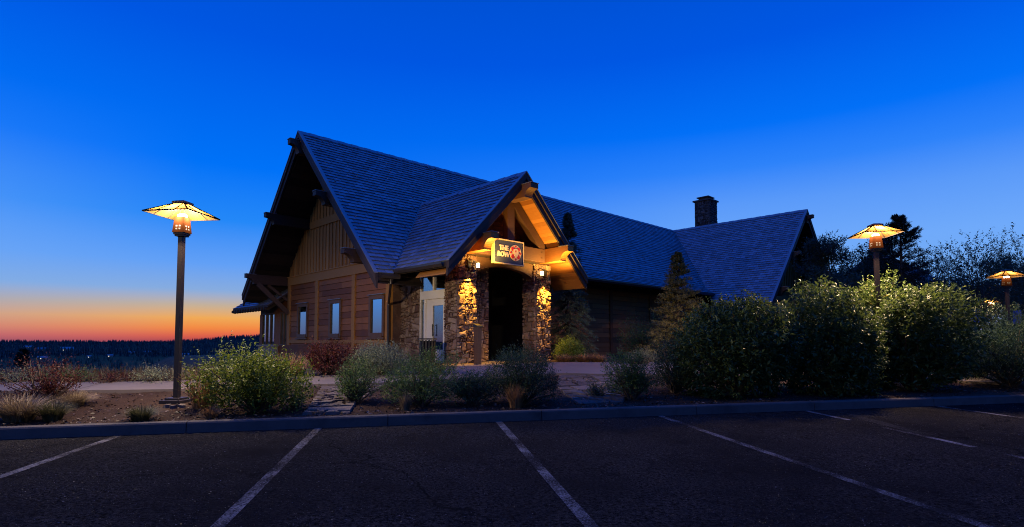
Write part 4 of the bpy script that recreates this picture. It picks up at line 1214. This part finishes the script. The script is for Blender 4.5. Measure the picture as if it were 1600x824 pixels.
def conifer(name, label, loc, h, r, mat_, seed, nb=150, group=None, nl=.10, dens=26, droop=.25, bare=.04, lean=(0, 0), power=.85, sub=5):
    g = np.random.default_rng(seed)
    e = empty(name, loc); tag(e, label, 'tree', group)
    m = MB(); m.tube([(0, 0, -.1), (lean[0] * .5, lean[1] * .5, h * .5), (lean[0], lean[1], h * .98)], [.022 * h, .013 * h, .003 * h], 8); m.build('trunk', M['bark'], e, smooth=True)
    fr = g.random(nb) ** .9 * (1 - bare) + bare; fr[:10] = np.linspace(.85, .99, 10)
    az_ = g.uniform(0, 2 * np.pi, nb)
    prof = (1 - fr) ** power
    L = r * (prof * g.uniform(.62, 1.12, nb) + .05)
    z = fr * h
    dirs = np.stack([np.cos(az_), np.sin(az_), .25 - droop * (1 - fr) * 2 + .5 * fr ** 3], 1); dirs = unit(dirs)
    base = np.stack([lean[0] * fr, lean[1] * fr, z], 1)
    # secondary twigs along each branch
    T = g.random((nb, sub * 2)) ** .7 * .95 + .05
    BO = (base[:, None] + dirs[:, None] * (L[:, None] * T)[..., None]); BO[..., 2] -= droop * (L[:, None] * T) ** 2 / np.maximum(.5, r) * .6
    side = np.stack([-np.sin(az_), np.cos(az_), np.zeros(nb)], 1)
    sg_ = np.where(g.random((nb, sub * 2)) < .5, -1, 1)
    TD = unit(dirs[:, None] * .75 + side[:, None] * (sg_ * g.uniform(.3, .9, sg_.shape))[..., None] + g.normal(size=(nb, sub * 2, 3)) * .18)
    TL = L[:, None] * .38 * g.uniform(.6, 1.2, T.shape) * (1.15 - .6 * T) + .08
    BO = BO.reshape(-1, 3); TD = TD.reshape(-1, 3); TL = TL.reshape(-1)
    v, f = twigs_to_leaves(BO, TD, TL, dens, nl, .22, g, spread=.75, jit=.4, droop=.12)
    tb = np.repeat(np.repeat(g.beta(2, 2, nb), sub * 2) * .7 + g.random(nb * sub * 2) * .3, dens)
    mesh_np('crown', v, f, mat_, e, np.repeat(np.clip(tb + g.normal(size=len(tb)) * .08, 0, 1), 2))
    bm_ = MB()
    for i in range(nb):
        p = Vector(base[i]); q = p + Vector(dirs[i]) * float(L[i] * .9); q.z -= droop * float(L[i]) ** 2 / max(.5, r) * .5
        bm_.tube([p, q], [.006 * h * float(1 - fr[i] * .7), .0015 * h], 4, cap=False)
    bm_.build('branches', M['bark'], e, fix=False)
    return e
def broadleaf(name, label, loc, h, r, mat_, seed, nlimb=16, ntw=1400, m=9, ll=.10, tl=.5, group=None, shell=1.6, gap=.45, trunk=.3, multi=1):
    g = np.random.default_rng(seed); e = empty(name, loc); tag(e, label, 'tree', group)
    m_ = MB(); tips = []
    for s in range(multi):
        b0 = Vector((g.uniform(-.25, .25), g.uniform(-.25, .25), -.1)) if multi > 1 else Vector((0, 0, -.1))
        top = Vector((g.uniform(-.3, .3) * r, g.uniform(-.3, .3) * r, h * .8)); mid = b0.lerp(top, .45) + Vector((g.uniform(-.1, .1), g.uniform(-.1, .1), 0)) * r
        r0 = .016 * h / (multi ** .4)
        m_.tube([b0, mid, top], [r0, r0 * .65, r0 * .2], 8)
        for i in range(nlimb // multi):
            t = g.uniform(trunk, .95); p = (b0.lerp(mid, t / .5) if t < .5 else mid.lerp(top, (t - .5) / .5))
            a = g.uniform(0, 2 * math.pi); L = r * g.uniform(.55, 1.05) * (1.15 - .5 * t)
            q = p + Vector((math.cos(a) * L, math.sin(a) * L, L * g.uniform(.35, 1.1)))
            q.z = min(q.z, h * 1.0)
            k = p.lerp(q, .5) + Vector((g.uniform(-.1, .1), g.uniform(-.1, .1), .08)) * L
            m_.tube([p, k, q], [r0 * .4, r0 * .25, r0 * .08], 5, cap=False)
            for c in range(5):
                tips.append(p.lerp(k, c / 5 + .1)) if c < 1 else tips.append(k.lerp(q, c / 5 + .1))
    m_.build('trunk', M['bark'], e, fix=False, smooth=True)
    tips = np.array([tuple(t) for t in tips])
    # leafy clumps gathered round limb ends, with gaps between
    idx = g.integers(0, len(tips), ntw)
    P = tips[idx] + g.normal(size=(ntw, 3)) * np.array([.13, .13, .11]) * r * (1 + gap * g.random(ntw))[:, None]
    keep = P[:, 2] < h * 1.04; P = P[keep]
    D = unit(unit(P - np.array([0, 0, h * .45])) * .7 + np.array([0, 0, .35]) + g.normal(size=P.shape) * .4)
    Lt = tl * g.uniform(.5, 1.2, len(P))
    v, f = twigs_to_leaves(P, D, Lt, m, ll, .5, g, spread=.9)
    ct = g.random(len(tips)) * .6
    tt = np.repeat(np.clip(ct[idx][keep] + g.random(len(P)) * .35, 0, 1), m)
    mesh_np('crown', v, f, mat_, e, np.repeat(tt, 2))
    return e
def wpx(px, loc): return abs(px) / F * loc.y            # pixels -> metres at that depth
def top_h(loc, ty): return HE + (533 - ty) / F * loc.y - loc.z

# left side
L_ = at(72, 636); shrub('barberry_shrub', 'sparse dark red shrub with a long arching shoot at the far left', L_, wpx(58, L_), .5, top_h(L_, 562), M['leaf_red'], .04, .5, 520, 8, .24, .5, 21, .45, 14, 1.6)
L_ = at(30, 658); tuft('grass_tuft', 'large straw coloured grass clump at the left end of the kerb', L_, .42, .46, M['dry'], 800, 31, 'dry grass tufts in the bed', lean=.9)
L_ = at(82, 657); tuft('grass_tuft', 'greenish straw grass tuft right of the large straw clump', L_, .26, .34, M['green_grass'], 500, 32, 'dry grass tufts in the bed')
L_ = at(116, 634); tuft('grass_tuft', 'round pale grass mound below the dark red shrub', L_, .30, .30, M['dry'], 900, 33, 'dry grass tufts in the bed', lean=.95, wid=.004)
L_ = at(220, 657); tuft('grass_tuft', 'low dark grass tuft by the kerb left of the tall lamp', L_, .24, .26, M['green_grass'], 600, 34, 'dry grass tufts in the bed', lean=.9, wid=.005)
L_ = at(400, 643); shrub('yellow_green_shrub', 'large yellow-green shrub with upright shoots next to the tall lamp', L_, wpx(78, L_), .72, top_h(L_, 548), M['leaf_yellow'], .062, .5, 1250, 10, .32, .85, 22, .5, 110, 1.9)
L_ = at(318, 640); tuft('grass_tuft', 'tall orange dry grass at the left edge of the yellow-green shrub', L_, .45, .82, M['dry_orange'], 260, 35, 'dry grass tufts in the bed', wid=.005)
L_ = at(462, 640); shrub('flowering_plant', 'tiny dried plant with whitish heads beside the flagstones', L_, .16, .16, .26, M['leaf_silver'], .03, .8, 60, 4, .12, .8, 23, cat='plant')
L_ = at(513, 588); shrub('red_leaved_shrub', 'rusty red shrub in front of the gable wall', L_, wpx(38, L_), .6, top_h(L_, 532), M['leaf_red'], .055, .55, 800, 8, .28, .6, 24, .42, 24, 1.9)
L_ = at(452, 589); tuft('grass_tuft', 'reddish dry grass behind the path by the stone plinth', L_, .8, .62, M['dry_orange'], 700, 36, 'dry grass tufts in the bed')
L_ = at(590, 588); shrub('silver_shrub', 'rounded silvery grey shrub below the rightmost gable window', L_, wpx(47, L_), .75, top_h(L_, 535), M['leaf_silver'], .055, .32, 1300, 12, .28, 1.0, 25, .22, 20, 2.4)
L_ = at(555, 629); shrub('grey_green_shrub', 'upright grey-green shrub right of the left flagstones', L_, wpx(33, L_), .36, top_h(L_, 566), M['leaf_green'], .042, .45, 620, 9, .2, .8, 26, .35, 14, 2.2)
L_ = at(668, 588); shrub('airy_shrub', 'tall airy shrub in front of the glass door', L_, wpx(50, L_), .5, top_h(L_, 546), M['leaf_green'], .06, .4, 420, 9, .3, .9, 27, .4, 24, 1.6)
L_ = at(657, 634); shrub('spreading_shrub', 'wide loose green shrub beside the small dry tuft', L_, wpx(60, L_), .5, top_h(L_, 566), M['leaf_green'], .044, .5, 1000, 9, .22, .5, 28, .35, 20, 2.2)
L_ = at(738, 632); shrub('low_shrub', 'low dark shrub between two larger ones before the left column', L_, wpx(46, L_), .45, top_h(L_, 578), M['leaf_dark'], .042, .5, 720, 9, .22, .6, 29, .35, 14, 2.2)
L_ = at(815, 632); shrub('dense_shrub', 'dense dark green shrub in front of the dark entrance', L_, wpx(58, L_), .62, top_h(L_, 542), M['leaf_dark'], .040, .42, 1700, 10, .22, .8, 30, .25, 26, 2.6)
L_ = at(806, 638); tuft('grass_tuft', 'orange dry grass tuft in front of the dense dark shrub', L_, .26, .46, M['dry_orange'], 420, 37, 'dry grass tufts in the bed', lean=.6)
L_ = at(633, 641); tuft('grass_tuft', 'small brown grass tuft at the kerb before the wide green shrub', L_, .16, .34, M['dry'], 260, 38, 'dry grass tufts in the bed', lean=.6)
L_ = at(330, 655); tuft('grass_tuft', 'short rust coloured tuft under the yellow-green shrub', L_, .16, .24, M['dry_orange'], 200, 39, 'dry grass tufts in the bed', lean=.7)
# right of the porch
L_ = at(893, 565); shrub('bright_shrub', 'bright green shrub lit by the right column lamp', L_, wpx(28, L_), .6, top_h(L_, 528), M['leaf_bright'], .07, .5, 700, 9, .3, .7, 41, .3, 10, 2.4)
for i, (px, lab) in enumerate(((880, 'orange grass tuft closest to the right stone column'), (912, 'orange grass tuft below the bright green shrub'), (934, 'orange grass tuft right of the bright green shrub'))):
    L_ = at(px, 567.5); tuft('grass_tuft', lab, L_, .42, .36, M['dry_orange'], 500, 42 + i, 'dry grass tufts in the bed', lean=.9, wid=.008)
L_ = at_depth(888, 21.6); conifer('spruce_tree', 'tall slim spruce rising behind the porch roof', L_, top_h(L_, 336), 1.25, M['needle'], 51, 300, nl=.085, dens=26, droop=.4, power=.95)
L_ = at_depth(1060, 20.5); conifer('golden_conifer', 'golden brown conifer in front of the long wall', L_, top_h(L_, 398), 1.35, M['needle_gold'], 52, 220, nl=.085, dens=26, droop=.1, power=.9)
L_ = at(1003, 560); shrub('tall_weeds', 'stand of tall green weeds before the long dark wall', L_, wpx(40, L_), .7, top_h(L_, 500), M['leaf_green'], .10, .3, 520, 10, .7, 2.0, 53, .3, 12, 1.5, cat='plant')
L_ = at(1003, 571); shrub('grey_plant', 'pale greyish twiggy plant between weeds and dark shrub', L_, .6, .4, .55, M['leaf_silver'], .04, .4, 380, 8, .24, .8, 54, .3, cat='plant')
L_ = at(986, 624); shrub('olive_shrub', 'small olive green shrub right of the right flagstones', L_, wpx(38, L_), .42, top_h(L_, 546), M['leaf_green'], .042, .5, 900, 9, .2, .7, 55, .3, 16, 2.4)
L_ = at(1056, 614); shrub('blue_green_shrub', 'dark bluish shrub at the left end of the hedge', L_, wpx(38, L_), .55, top_h(L_, 530), M['leaf_dark'], .045, .4, 1100, 10, .22, .7, 56, .25, 16, 2.6)
L_ = at(932, 622); shrub('weed_plant', 'thin weed growing between the right flagstones', L_, .2, .2, .32, M['leaf_green'], .05, .25, 60, 8, .22, 1.6, 57, cat='plant')
# tall hedge bushes
HG = 'hedge bushes along the kerb'
for px, py, hwid, ty, ry, sd, lab, nt in ((1153, 619, 82, 466, .9, 61, 'leftmost hedge bush, bluish below, above the dark shrub', 2600), (1296, 614, 86, 450, .95, 62, 'middle hedge bush left of the lamp pole', 2900),
                                      (1430, 609, 76, 442, 1.0, 63, 'large hedge bush right of the lamp pole', 2700), (1370, 600, 56, 442, .5, 64, 'narrow yellowish hedge bush growing around the lamp pole', 2000)):
    L_ = at(px, py); shrub('hedge_bush', lab, L_, wpx(hwid, L_), ry, top_h(L_, ty), M['leaf_hedge'], .108, .46, int(nt * .82), 9, .32, .45, sd, .2, 50, 3.2, 'hedge', HG, low=-.75)
for px, py, hwid, ty, sd, lab in ((1578, 604, 72, 512, 66, 'feathery dark green shrub at the right edge by the kerb'), (1528, 592, 40, 520, 67, 'feathery shrub between the hedge and the right edge'), (1622, 588, 70, 486, 68, 'tall feathery shrub below the nearer far lamp')):
    L_ = at(px, py); shrub('feathery_shrub', lab, L_, wpx(hwid, L_), .9, top_h(L_, ty), M['leaf_dark'], .09, .22, 1500, 12, .34, .35, sd, .3, 60, 2.4, group='feathery shrubs at the right')
# trees at the right rear
TG = 'trees behind the hedge'
def tree_at(px, dep, ty): 
    p = at_depth(px, dep); return p, top_h(p, ty)
p, h = tree_at(1304, 27, 346); broadleaf('young_maple', 'small broadleaf tree with open top beside the far gable', p, h, 1.5, M['leaf_tree'], 71, 22, 1900, 9, .13, .4, TG, gap=.3, trunk=.1)
p, h = tree_at(1412, 30, 338); conifer('pine_tree', 'dark pine behind the lamp in the hedge', p, h, 2.4, M['needle_dark'], 72, 190, TG, .17, 16, .05, .04, power=.7)
p, h = tree_at(1378, 36, 372); conifer('pine_tree', 'shorter dark pine left of the lamp in the hedge', p, h, 2.6, M['needle_dark'], 73, 170, TG, .22, 18, .05, .04, power=.7)
p, h = tree_at(1535, 36, 372); broadleaf('open_tree', 'open crowned tree with sky showing through at the right', p, h, 3.3, M['leaf_tree'], 74, 30, 1500, 8, .17, .7, TG, gap=.8, trunk=.25, multi=3)
p, h = tree_at(1478, 34, 385); broadleaf('thin_tree', 'thin twiggy tree between the pine and the open crowned tree', p, h, 1.6, M['leaf_tree'], 75, 20, 420, 7, .12, .5, TG, gap=.8, trunk=.2, multi=3)
p, h = tree_at(1605, 40, 400); broadleaf('bushy_tree', 'bushy dark tree at the right edge behind the nearer far lamp', p, h, 3.0, M['leaf_tree'], 76, 26, 2200, 8, .18, .7, TG, gap=.3, trunk=.1)
p, h = tree_at(1335, 31, 398); broadleaf('bushy_tree', 'rounded dark tree between the far gable and the pines', p, h, 2.2, M['leaf_tree'], 77, 26, 2400, 8, .16, .6, TG, gap=.2, trunk=.05)
p, h = tree_at(1480, 42, 440); broadleaf('bushy_tree', 'low dark tree behind the blue sign left of the far lamps', p, h, 3.2, M['leaf_tree'], 78, 24, 2600, 8, .2, .7, TG, gap=.2, trunk=.03)
p, h = tree_at(1290, 24, 420); broadleaf('bushy_tree', 'dark bushy sapling touching the far gable wall', p, h, 1.3, M['leaf_tree'], 79, 20, 1600, 8, .13, .4, TG, gap=.2, trunk=.03)
p, h = tree_at(1570, 52, 445); broadleaf('bushy_tree', 'wide low tree behind the farthest lamp', p, h, 4.6, M['leaf_tree'], 80, 28, 2800, 8, .24, .8, TG, gap=.2, trunk=.03)
# neighbour roof behind the far gable
nb = empty('neighbour_building', O + U * 44 + V * (-9), RZ); tag(nb, 'dark slate roofed building just visible behind the far gable', 'building')
m = MB(); m.box(0, 18, 0, 9, -.5, 4.2, .2); m.build('wall', M['siding'], nb)
m = MB(); shingles(m, [[(-.6, -.8, 3.7), (18.6, -.8, 3.7), (18.6, 4.5, 8.3), (-.6, 4.5, 8.3)]], (-.6, -.8, 3.7), (1, 0, 0), (0, 5.3, 4.6), rnd, .3, .45, False)
m.prism([(-.6, -.8, 3.68), (-.6, 4.5, 8.28), (-.6, 9.8, 3.68), (-.6, 9.6, 3.5), (-.6, 4.5, 8.0), (-.6, -.6, 3.5)], (19.2, 0, 0), .3); m.build('roof', M['shingle'], nb, fix=False)

# ------------------------------------------------------------------ field, valley, forest (left)
def field_grass():
    g = np.random.default_rng(91); n = 26000; pts = []
    while len(pts) < n:
        x = g.uniform(-34, -6, 4000); y = g.uniform(10.5, 30, 4000)
        for a, b in zip(x, y):
            r = Vector((a, b, 0)) - O; v_ = r.dot(V); u_ = r.dot(U); s_, k_ = sk(a, b)
            if v_ > 16.5 or k_ < 4.75 or k_ > 13 or (u_ > -1.2): continue
            px = 800 + F * a / b
            if px < -60 or px > 470: continue
            pts.append((a, b))
            if len(pts) >= n: break
    pts = np.array(pts)
    z = np.array([ground_z(a, b) for a, b in pts])
    clump = np.array([mnoise.noise(Vector((a * .6, b * .6, 8))) for a, b in pts])
    ang = g.uniform(0, 2 * np.pi, n); h = np.clip(.14 + .18 * clump + g.normal(size=n) * .08, .05, .55)
    B = np.column_stack([pts, z - .02]); tip = B + np.stack([np.cos(ang) * h * .45, np.sin(ang) * h * .45, h], 1); mid = B * .5 + tip * .5 + np.stack([np.cos(ang) * h * -.08, np.sin(ang) * h * -.08, h * .06], 1)
    s_ = np.stack([np.sin(ang), -np.cos(ang), np.zeros(n)], 1) * .009
    v = np.stack([B - s_, B + s_, mid + s_ * .8, mid - s_ * .8, tip], 1).reshape(-1, 3); b = np.arange(n)[:, None] * 5
    f = np.concatenate([b + np.array([[0, 1, 2]]), b + np.array([[0, 2, 3]]), b + np.array([[3, 2, 4]])], 1).reshape(-1, 3)
    o = mesh_np('field_grass', v, f, M['field'], None, np.repeat(np.clip(.35 + clump * .6 + g.random(n) * .3, 0, 1), 3)); tag(o, 'tall dry grass covering the field edge beyond the path', 'grass', kind='stuff')
field_grass()
def cones(name, pts, hs, mat_, label, cat='forest', seed=1, nseg=6):
    """many far conifers: three stacked ragged tiers each"""
    g = np.random.default_rng(seed); n = len(pts); V_, F_, T_ = [], [], []
    base = 0
    for (x, y, z), h in zip(pts, hs):
        r = h * g.uniform(.16, .26); tn = g.random(); a0 = g.uniform(0, 6.28)
        for ti, (zb, zt, rr) in enumerate(((.05, .55, 1), (.3, .78, .72), (.55, 1.0, .45))):
            ring = []
            for k in range(nseg):
                a = a0 + 2 * math.pi * k / nseg; q = rr * r * g.uniform(.65, 1.15)
                ring.append((x + math.cos(a) * q, y + math.sin(a) * q, z + h * (zb + g.uniform(-.04, .04))))
            V_ += ring + [(x, y, z + h * zt)]
            for k in range(nseg): F_.append((base + k, base + (k + 1) % nseg, base + nseg)); T_.append(tn)
            base += nseg + 1
    o = mesh_np(name, V_, F_, mat_, None, T_); tag(o, label, cat, kind='stuff'); return o
g = np.random.default_rng(5); pts, hs = [], []
while len(pts) < 5200:
    azm = g.uniform(-47, -17); dist = g.uniform(1900, 3900) if g.random() < .8 else g.uniform(1300, 1900)
    x, y = math.sin(R(azm)) * dist, math.cos(R(azm)) * dist
    if mnoise.noise(Vector((x * .0025, y * .0025, 3))) < -.15 - .4 * (dist > 2300): continue
    pts.append((x, y, ground_z(x, y, False) - 1)); hs.append(g.uniform(9, 22))
cones('forest', pts, hs, M['needle_dark'], 'dark conifer forest on the far hills along the horizon', seed=2)
pts, hs = [], []
while len(pts) < 2200:
    azm = g.uniform(-47, -22); dist = 10 ** g.uniform(2.0, 3.1)
    x, y = math.sin(R(azm)) * dist, math.cos(R(azm)) * dist
    if mnoise.noise(Vector((x * .012, y * .02, 6))) < .02: continue
    if 320 < dist < 660 and -39.5 < azm < -33: continue
    pts.append((x, y, ground_z(x, y, False) - .3)); hs.append(g.uniform(1.5, 4.5) if dist < 400 else g.uniform(4, 10))
cones('scrub_trees', pts, hs, M['leaf_tree'], 'scattered dark scrub trees across the valley floor', 'scrub', seed=3)
def ground_hit(px, py):
    return at(px, py)
def top_from(p, ty): return HE + (533 - ty) / F * p.y - p.z
L_ = at_depth(38, 62); conifer('juniper_tree', 'dark juniper standing alone at the left below the field edge', L_, top_from(L_, 548), 2.0, M['needle_dark'], 81, 150, None, .26, 16, .0, .02, power=.5)
L_ = at_depth(108, 44); shrub('valley_bush', 'green bush showing above the dark red shrub', L_, 2.0, 1.6, top_from(L_, 562), M['leaf_green'], .16, .4, 500, 9, .7, .8, 82, .3, 12, 2)
def far_house(px, py, w, h, label, lit=2):
    p = at(px, py, 150.0); e = empty('far_house', p, R(20 + px % 40)); tag(e, label, 'house', 'far houses in the valley')
    m = MB(); m.box(-w / 2, w / 2, -w * .3, w * .3, -1, h, .5); m.build('wall', M['stucco'], e)
    m = MB(); m.prism([(-w * .55, -w * .36, h), (-w * .55, w * .36, h), (-w * .55, 0, h + w * .24)], (w * 1.1, 0, 0), .6); m.build('roof', M['drip'], e)
    for i in range(lit):
        m = MB(); x = -w * .3 + i * w * .35; m.box(x, x + w * .16, -w * .3 - .05, -w * .3, h * .3, h * .75); m.build('lit_window', M['farlight'], e)
for px, py, w_, ty, mt, lab, sd in ((110, 599, 45, 577, 'leaf_green', 'dark green weedy bush behind the path left of the tall lamp', 101), (245, 598, 40, 576, 'leaf_silver', 'dry seed-headed weeds beyond the path close to the lamp pole', 102),
                             (20, 600, 40, 580, 'leaf_silver', 'pale weeds beyond the path at the left edge', 103), (180, 599, 30, 582, 'leaf_red', 'low russet weed beyond the path', 104)):
    L_ = at(px, py); shrub('field_weed', lab, L_, wpx(w_, L_), .5, top_h(L_, ty), M[mt], .05, .35, 240, 7, .3, 1.3, sd, .4, 20, 1.6, 'plant')
for px, py, w, h, lab, lit in ((66, 562, 12, 3.2, 'pale roofed house at the left of the valley', 1), (140, 559.5, 8, 3, 'small house right of the golf green', 1), (44, 545.5, 22, 6, 'two lights glowing far off at the left', 2), (65, 548.5, 22, 5, 'far house with orange lights left of the middle', 3),
                           (104, 549, 30, 6, 'far pale building row in the middle of the valley', 1), (172, 558, 9, 3, 'dim little house with one lamp below the hills', 1), (205, 553.5, 12, 4, 'bright lit house left of the tall lamp pole', 1), (230, 553, 14, 4, 'warm lit house next to the lamp pole', 1), (345, 553, 10, 4, 'pale little house right of the lamp pole', 1), (290, 557, 12, 3.5, 'orange lit house just right of the lamp pole', 2)):
    far_house(px, py, w, h, lab, lit)
# bark chips and cinder bits over the bed
g = np.random.default_rng(17); n = 9000
ss = g.uniform(-9, 16, n); kk = .2 + 4.6 * g.random(n) ** 1.3
P = np.array([tuple(K0 + KD * float(a) + KN * float(b)) for a, b in zip(ss, kk)])
P[:, 2] = [ground_z(x, y) + .012 for x, y, _ in P]
D = unit(g.normal(size=(n, 3)) * np.array([1, 1, .25])); Nn = unit(g.normal(size=(n, 3)) * .35 + np.array([0, 0, 1.]))
sz = .025 + .06 * g.random(n) ** 2
v, f = leaf_geo(P, D, Nn, sz, sz * g.uniform(.3, .8, n), .3)
o = mesh_np('mulch', v, f, M['chips'], None, np.repeat(g.random(n), 2)); tag(o, 'loose bark chips and cinder scattered over the planting bed', 'mulch', kind='stuff')
# loose grit on the asphalt
g = np.random.default_rng(23); n = 42000
y = 1.6 + 9.5 * g.random(n) ** 1.25; x = g.uniform(-1.02, 1.02, n) * (y * .96 + .5)
kk = (np.stack([x, y], 1) - np.array([K0.x, K0.y])) @ np.array([KN.x, KN.y]); ok = (kk < -.02); x, y = x[ok], y[ok]
dens = np.array([mnoise.noise(Vector((a * .7, b * .7, 3))) + .5 * mnoise.noise(Vector((a * 2.5, b * 2.5, 7))) for a, b in zip(x, y)])
ok = g.random(len(x)) < np.clip(.45 + dens * 1.1, .06, 1); x, y = x[ok], y[ok]; n = len(x)
P = np.stack([x, y, LOT * y + .005], 1); D = unit(g.normal(size=(n, 3)) * np.array([1, 1, .15])); Nn = unit(g.normal(size=(n, 3)) * .45 + np.array([0, 0, 1.]))
sz = .007 + .011 * g.random(n) ** 2.5
v, f = leaf_geo(P, D, Nn, sz, sz * g.uniform(.5, 1, n), .35)
o = mesh_np('grit', v, f, M['grit'], None, np.repeat(g.random(n), 2)); tag(o, 'loose grit and exposed aggregate on the car park asphalt', 'grit', kind='stuff')
# stones around the lamp base and bed
g = random.Random(3)
for i, (px, py) in enumerate(((262, 637), (272, 638), (284, 637))):
    p = at(px, py); m = MB(); 
    pl_s = [(math.cos(a) * g.uniform(.05, .08), math.sin(a) * g.uniform(.05, .08)) for a in [k * math.pi / 4 for k in range(8)]]
    A = [(p.x + x, p.y + y, p.z - .03) for x, y in pl_s]; B = [(p.x + x * .8, p.y + y * .8, p.z + g.uniform(.035, .06)) for x, y in pl_s]
    for k in range(8): m.poly([A[k], A[(k + 1) % 8], B[(k + 1) % 8], B[k]], .5)
    m.poly(B, .5); o = m.build('rock', M['flag']); tag(o, ('left', 'middle', 'right')[i] + ' one of three small dark stones under the tall lamp base', 'rock', 'stones by the lamp')
